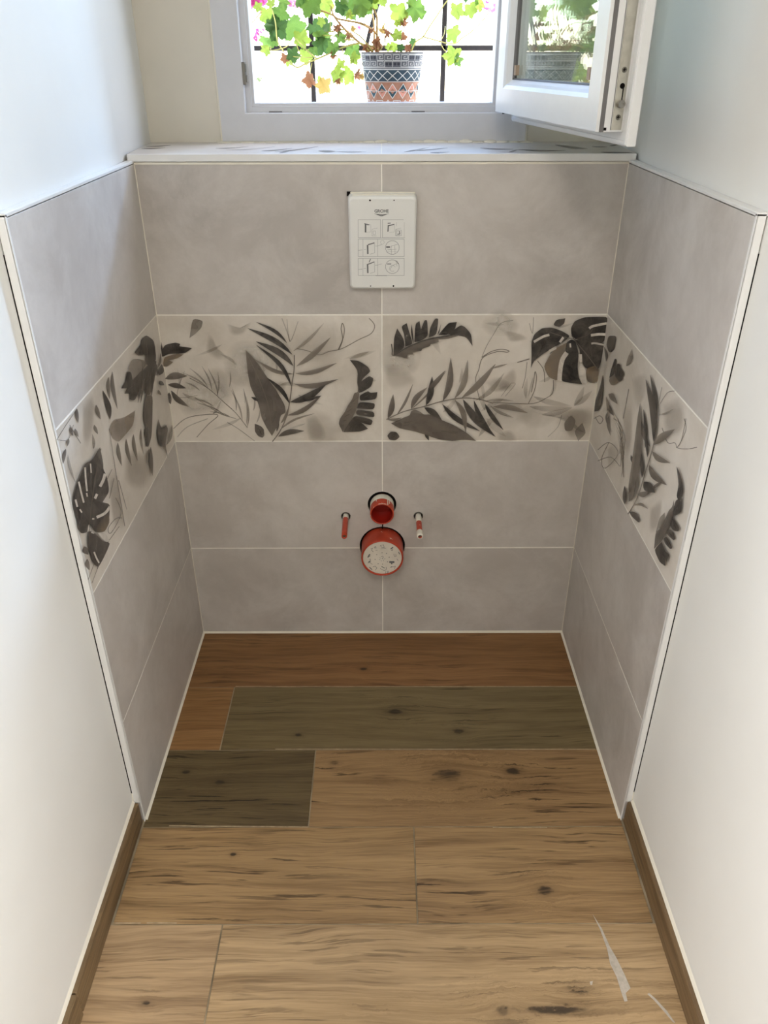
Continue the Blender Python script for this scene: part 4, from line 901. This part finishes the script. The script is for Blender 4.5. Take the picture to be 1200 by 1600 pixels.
# raised pattern on the pot: a slip-trailed meander, crosses and lozenges
vs_, fs_, cs_ = [], [], []
WHT, TEAL, PNK, INKc = lin(206, 204, 198), lin(44, 70, 80), lin(196, 134, 116), lin(56, 56, 64)
def onpot(s, z, h=.0008):
    """s: arc length round the pot at the rim, measured from the side that faces the window"""
    a = -math.pi/2 + s/PR1; r = prad(z) + h; return (px0 + r*math.cos(a), PY + r*math.sin(a), z)
def pline(pts, wd, c, h=.0010):
    for (s0, z0), (s1, z1) in zip(pts, pts[1:]):
        L = math.hypot(s1 - s0, z1 - z0); dx, dz = (s1 - s0)/L, (z1 - z0)/L; ex = wd*.35; n = max(1, int(L/.012)); b = len(vs_)
        for i in range(n + 1):
            t = -ex + (L + 2*ex)*i/n
            for sg in (-1, 1): vs_.append(onpot(s0 + dx*t - dz*wd*.5*sg, z0 + dz*t + dx*wd*.5*sg, h)); cs_.append(c)
        for i in range(n): fs_.append((b + 2*i, b + 2*i + 1, b + 2*i + 3, b + 2*i + 2))
def ppoly(pts, c, h=.0006):
    b = len(vs_)
    for s, z in pts: vs_.append(onpot(s, z, h)); cs_.append(c)
    fs_.append(tuple(range(b, b + len(pts))))
CIR = 2*math.pi*PR1
for z, wd in ((1.3322, .0012), (1.3576, .0016), (1.3612, .0010), (1.3892, .0010)):
    pline([(i*CIR/24, z) for i in range(25)], wd, WHT)
nm = 24; st_ = CIR/nm; hk = .0112
for k in range(nm):
    s = k*st_
    for zb_, fl_ in ((1.3632, k % 2), (1.3762, (k + 1) % 2)):
        if (k + fl_) % 3 == 0:
            for j in (.28, .72): ppoly([(s + st_*j + .0034*math.cos(a), zb_ + hk*.5 + .0034*math.sin(a)) for a in [R(45*i) for i in range(8)]], INKc, .0012)
            pline([(s, zb_), (s, zb_ + hk), (s + st_, zb_ + hk)], .0011, WHT)
        else:
            pline([(s + st_*.95, zb_), (s + .001, zb_), (s + .001, zb_ + hk), (s + st_*.82, zb_ + hk), (s + st_*.82, zb_ + hk*.3), (s + st_*.36, zb_ + hk*.3), (s + st_*.36, zb_ + hk*.66), (s + st_*.58, zb_ + hk*.66)], .0011, WHT)
nx_ = 18; st_ = CIR/nx_
for k in range(nx_):
    s = (k + .5)*st_; pline([(s, 1.3350), (s + st_, 1.3545)], .0017, WHT); pline([(s + st_, 1.3350), (s, 1.3545)], .0017, WHT)
nd = 16; st_ = CIR/nd
for k in range(nd):
    s = k*st_; zc = 1.3125; hh = .0155; hw = st_*.45; t, b = (PNK, TEAL) if k % 2 == 0 else (TEAL, PNK)
    ppoly([(s - hw, zc), (s + hw, zc), (s, zc + hh)], t); ppoly([(s - hw, zc), (s, zc - hh), (s + hw, zc)], b)
    pline([(s - hw, zc), (s, zc + hh), (s + hw, zc), (s, zc - hh), (s - hw, zc)], .0014, WHT, .0012); pline([(s - hw, zc), (s + hw, zc)], .0010, WHT, .0012)
for k in range(18):
    s = k*CIR/18; wv = CIR/18
    if k % 2: pline([(s + wv*.1, 1.283), (s + wv*.5, 1.2935), (s + wv*.9, 1.283)], .0016, WHT)
    else: pline([(s + wv*.1, 1.280), (s + wv*.1, 1.2925), (s + wv*.9, 1.2925), (s + wv*.9, 1.282)], .0016, WHT)
o = link('pot_pattern', vs_, fs_, MT['vcol'], pot, cs_)
bm = bmesh.new(); r_ = lathe(bm, [(PR1 - .0085, 0), (.05, .003), (.02, .006)], (px0, PY, PZ1 - .010), (0, 0, 1), 24); bm.faces.new(r_[-1]); off(bm_link('soil', bm, MT['earth'], None, True), pl)

# leaves: ivy-shaped blade, slightly cupped, a few shapes that share their meshes
def leaf_mesh(name, lobes, cup, sharp, m, dry=False):
    vs, fs = [], []; N = 40
    vs.append((0, -.30, .0)); vs.append((0, .08, -.02))
    for i in range(N + 1):
        a = -math.pi*.5 + R(10) + (2*math.pi - R(20))*i/N
        q = (1 - abs(math.sin((a - math.pi/2)*lobes/2)))**sharp; r = .35 + .17*q
        r *= (1.10 if abs(a - math.pi/2) < .5 else 1)*(1 + (.045 if i % 2 else -.045))
        if dry: r *= .75 + .25*math.sin(i*1.9)
        x, y = r*math.cos(a), r*math.sin(a)*1.0
        z = cup*(x*x*1.2 - .10) + .05*math.sin(5*a) + (cup*1.5*abs(x)*.5 if dry else 0)
        vs.append((x, y, z))
    for i in range(N): fs.append((1, 2 + i, 3 + i))
    fs.append((1, 0, 2)); fs.append((1, 2 + N, 0))
    me = bpy.data.meshes.new(name); me.from_pydata(vs, [], fs); me.update(); me.materials.append(m)
    for p in me.polygons: p.use_smooth = True
    return me
LM = {k: [leaf_mesh('leaf', 5, .5, .8, MT[m]), leaf_mesh('leaf', 5, -.6, .55, MT[m]), leaf_mesh('leaf', 5, .9, .75, MT[m])] for k, m in (('g', 'leaf_green'), ('d', 'leaf_dark'), ('l', 'leaf_lime'))}
LM['b'] = [leaf_mesh('leaf', 5, 1.6, .7, MT['leaf_brown'], True), leaf_mesh('leaf', 5, -1.5, .7, MT['leaf_brown'])]
LM['y'] = [leaf_mesh('leaf', 5, 1.2, .7, MT['leaf_gold'], True), leaf_mesh('leaf', 5, -1.2, .8, MT['leaf_gold'])]
PXM = 1/595.0       # metres per pixel out there
def leaf(u, v, size, k, y=None, ang=None):
    y = y if y is not None else .48 + .10*rnd.random()
    me = rnd.choice(LM[k]); o = bpy.data.objects.new('leaf', me); C.objects.link(o); p = at(u, v, 1, y)
    ang = rnd.uniform(-60, 60) if ang is None else ang
    tilt = rnd.uniform(-38, 38)
    o.matrix_basis = Matrix.Translation(p) @ Matrix.Rotation(R(ang), 4, 'Y') @ Matrix.Rotation(R(rnd.uniform(-35, 35)), 4, 'Z') @ Matrix.Rotation(R(90 + tilt), 4, 'X') @ Matrix.Scale(size*PXM*1.16*(.9 if y < .5 else 1), 4)
    return off(o, pl)
c4 = lambda x, y: (370 + x/5.4545, y/5.4545)
for x, y, s, k in ((260, 140, 110, 'l'), (370, 130, 120, 'g'), (340, 245, 150, 'd'), (300, 230, 90, 'd'), (490, 245, 165, 'g'), (555, 335, 115, 'l'), (240, 355, 90, 'g'), (310, 355, 75, 'g'), (245, 430, 75, 'l'), (480, 470, 95, 'd'), (410, 500, 60, 'b'), (440, 520, 65, 'l'), (590, 485, 95, 'l'), (720, 185, 60, 'l'), (705, 240, 125, 'd'), (765, 225, 75, 'd'), (725, 320, 115, 'g'), (730, 385, 130, 'd'), (650, 440, 70, 'g'), (635, 245, 65, 'd'), (625, 35, 150, 'g'), (755, 35, 140, 'l'), (890, 65, 90, 'd'), (975, 45, 160, 'g'), (1075, 45, 130, 'g'), (1150, 20, 90, 'l'), (860, 245, 80, 'b'), (960, 300, 85, 'b'), (990, 245, 55, 'y'), (885, 320, 75, 'g'), (820, 410, 90, 'g'), (985, 440, 110, 'g'), (1000, 500, 80, 'l'), (620, 680, 95, 'b'), (735, 730, 110, 'y'), (715, 690, 60, 'l'), (860, 640, 105, 'l'), (860, 690, 60, 'b'), (950, 650, 110, 'l'), (885, 545, 65, 'l'), (1030, 640, 85, 'b'), (1068, 655, 55, 'y'), (1040, 478, 40, 'b'), (400, 25, 80, 'g'), (290, 30, 60, 'l'), (820, 475, 60, 'b'), (180, 60, 60, 'l'), (600, 130, 40, 'g'), (960, 130, 60, 'l')):
    leaf(*c4(x, y), s/5.4545*1.15, k, .60 - .09*rnd.random() if x < 800 else .50 + .05*rnd.random())
c5 = lambda x, y: (690 + x/8.557, y/8.557)
for x, y, s, k in ((210, 150, 160, 'l'), (385, 140, 140, 'l'), (505, 60, 130, 'l'), (160, 460, 170, 'l'), (140, 750, 190, 'l'), (215, 810, 120, 'g'), (460, 30, 60, 'g')):
    leaf(*c5(x, y), s/8.557*1.12, k, .50 + .05*rnd.random())
c6 = lambda x, y: (550 + x/8, y/8)
for x, y, s, k in ((585, 175, 210, 'l'), (790, 120, 220, 'g'), (860, 160, 130, 'g'), (565, 290, 75, 'l'), (645, 285, 120, 'b'), (560, 440, 130, 'l'), (640, 470, 90, 'b'), (450, 410, 120, 'b'), (370, 385, 110, 'y'), (300, 520, 140, 'b'), (310, 570, 120, 'b'), (530, 590, 110, 'l'), (465, 590, 80, 'l'), (610, 600, 90, 'd'), (690, 600, 90, 'b'), (760, 530, 90, 'd'), (110, 70, 210, 'g'), (60, 130, 110, 'y'), (250, 390, 70, 'b'), (180, 600, 90, 'b'), (730, 40, 90, 'g')):
    leaf(*c6(x, y), s/8*1.12, k, .46 + .05*rnd.random())
# foliage above the frame's edge (outside the picture but it shades what hangs below)
for k in range(9):
    o = leaf(380 + 390*rnd.random(), -8 - 14*rnd.random(), 24 + 8*rnd.random(), rnd.choice('gglld'), .48 + .12*rnd.random())
# stems
def stem(pts, conv, r=.0016, y0=.5, y1=.56, m='stem'):
    n = len(pts); P = [at(*conv(*p), 1, y0 + (y1 - y0)*i/(n - 1)) for i, p in enumerate(pts)]
    bm = bmesh.new(); tube(bm, smooth_pts(P, 4), r, r*.75, 6); return off(bm_link('stem', bm, MT[m], None, True), pl)
for pts, r, m in (([(1230, 430), (1190, 290), (1090, 210), (960, 180), (860, 160), (820, 130), (760, 105), (660, 75), (550, 55), (440, 50)], .0026, 'stem_brown'), ([(1160, 440), (1060, 375), (940, 270), (830, 140), (800, 40), (780, -60)], .0026, 'stem_brown'),
    ([(1130, 440), (1060, 370), (900, 405), (780, 460), (690, 500), (590, 540), (515, 575), (450, 530)], .0022, 'stem'), ([(1170, 420), (1170, 240), (1150, 100), (1090, -30)], .0024, 'stem_brown'), ([(910, 252), (840, 262), (760, 278)], .0018, 'stem'), ([(1000, 340), (900, 330), (820, 305), (730, 300)], .0016, 'stem'),
    ([(680, 500), (600, 430), (540, 370), (490, 320)], .0018, 'stem'), ([(400, 440), (345, 345), (330, 200), (300, 80), (280, 0)], .0016, 'stem'), ([(290, 400), (300, 430), (420, 400), (470, 330)], .0014, 'stem'), ([(210, 100), (150, 170), (125, 200)], .0014, 'stem_brown'), ([(715, 500), (716, 670)], .0008, 'stem'), ([(640, 540), (628, 620), (660, 680)], .0010, 'stem'), ([(900, 420), (910, 520), (910, 600)], .0010, 'stem'), ([(950, 480), (925, 580)], .0008, 'stem'), ([(505, 370), (540, 470)], .0013, 'stem'), ([(640, 490), (500, 485), (440, 470)], .0014, 'stem'), ([(970, 110), (930, 240)], .0009, 'stem'), ([(1105, 90), (1095, 200)], .0009, 'stem'), ([(800, 60), (795, 360)], .0012, 'stem')):
    stem(pts, c4, r, .48, .58, m)
for pts, r, m in (([(740, 640), (800, 520), (890, 460), (970, 330), (1060, 200), (1130, 90), (1190, 10), (1240, -60)], .0017, 'stem'), ([(890, 460), (1000, 490), (1110, 520), (1200, 545), (1300, 540), (1370, 480), (1500, 390), (1680, 200), (1730, 60)], .0015, 'stem'), ([(890, 460), (840, 200)], .0009, 'stem'), ([(1100, 520), (1150, 430), (1165, 330)], .0011, 'stem'), ([(1100, 530), (1150, 620), (1200, 660)], .0012, 'stem'), ([(1370, 480), (1380, 300), (1382, 180)], .0007, 'stem'), ([(310, 640), (310, 430), (310, 210), (240, 60), (200, -60)], .0028, 'stem_brown'), ([(310, 420), (160, 320), (0, 265)], .0022, 'stem_brown'), ([(590, 620), (588, 440)], .0008, 'stem'), ([(410, 590), (410, 400), (395, 210), (520, 210)], .0009, 'stem'), ([(340, 640), (420, 500), (340, 260)], .0009, 'stem'), ([(260, 640), (120, 470), (20, 400)], .0016, 'stem'), ([(330, 620), (200, 560), (60, 540)], .0015, 'stem')):
    stem(pts, c6, r, .47, .53, m)
# flowers: a head is a handful of petals, one object each head
def flower(u, v, size, m, n=16, y=.58):
    p0 = at(u, v, 1, y); bm = bmesh.new(); rr = size*PXM*.5
    for k in range(n):
        d = Vector((rnd.uniform(-1, 1), rnd.uniform(-1, .6), rnd.uniform(-.8, .8))); d = d.normalized()*rr*rnd.uniform(.35, .95); c = p0 + d
        t = Vector((rnd.uniform(-1, 1), rnd.uniform(-.5, .5), rnd.uniform(-1, 1))).normalized(); q = t.cross(Vector((rnd.uniform(-.4, .4), -1, rnd.uniform(-.4, .4)))).normalized(); L = rr*.55; W_ = rr*.26
        vv = [bm.verts.new(c + t*L*a + q*W_*b) for a, b in ((-.6, -.25), (0, -.9), (.55, -.8), (.75, 0), (.55, .8), (0, .9), (-.6, .25))]
        mid = bm.verts.new(c + t.cross(q)*rr*.08)
        for i in range(7): bm.faces.new((mid, vv[i], vv[(i + 1) % 7]))
    me = bpy.data.meshes.new('flower'); bm.to_mesh(me); bm.free(); me.materials.append(MT[m]); o = bpy.data.objects.new('flower', me); C.objects.link(o); return off(o, pl)
flower(*c4(175, 0), 34, 'petal', 22); flower(*c4(190, 268), 14, 'petal', 9); flower(*c4(158, 330), 14, 'petal', 9); flower(*c4(490, 0), 24, 'petal_pale', 14); flower(*c4(560, 15), 14, 'petal_pale', 8); flower(*c4(1050, 235), 12, 'petal_pale', 6)
flower(*c5(590, 70), 13, 'petal', 9); flower(*c5(730, 20), 16, 'petal_pale', 12); flower(772, 14, 18, 'petal_pale', 16, .52); flower(470, -30, 30, 'petal'); flower(640, -20, 30, 'petal', 16, .52)

# shrubs far across the yard
def shrub(name, loc, r, n, lab):
    bm = bmesh.new()
    for k in range(n):
        d = Vector((rnd.gauss(0, .45), rnd.gauss(0, .45), abs(rnd.gauss(.5, .35))))*r; c = Vector(loc) + d
        t = Vector((rnd.uniform(-1, 1), rnd.uniform(-1, 1), rnd.uniform(-1, 1))).normalized(); q = t.orthogonal().normalized(); s = r*.11
        bm.faces.new([bm.verts.new(c + t*s*a + q*s*b) for a, b in ((-1, 0), (-.2, -.5), (.7, -.35), (1, 0), (.7, .35), (-.2, .5))])
    me = bpy.data.meshes.new(name); bm.to_mesh(me); bm.free(); me.materials.append(MT['bush']); o = bpy.data.objects.new(name, me); C.objects.link(o); return tag(o, lab, 'shrub')
def on_ground(u, v): return at(u, v, 2, -.62)
shrub('garden_shrub', on_ground(405, 128), .42, 240, 'low green shrub across the sunlit yard, faint behind the bars near the window\'s left edge')
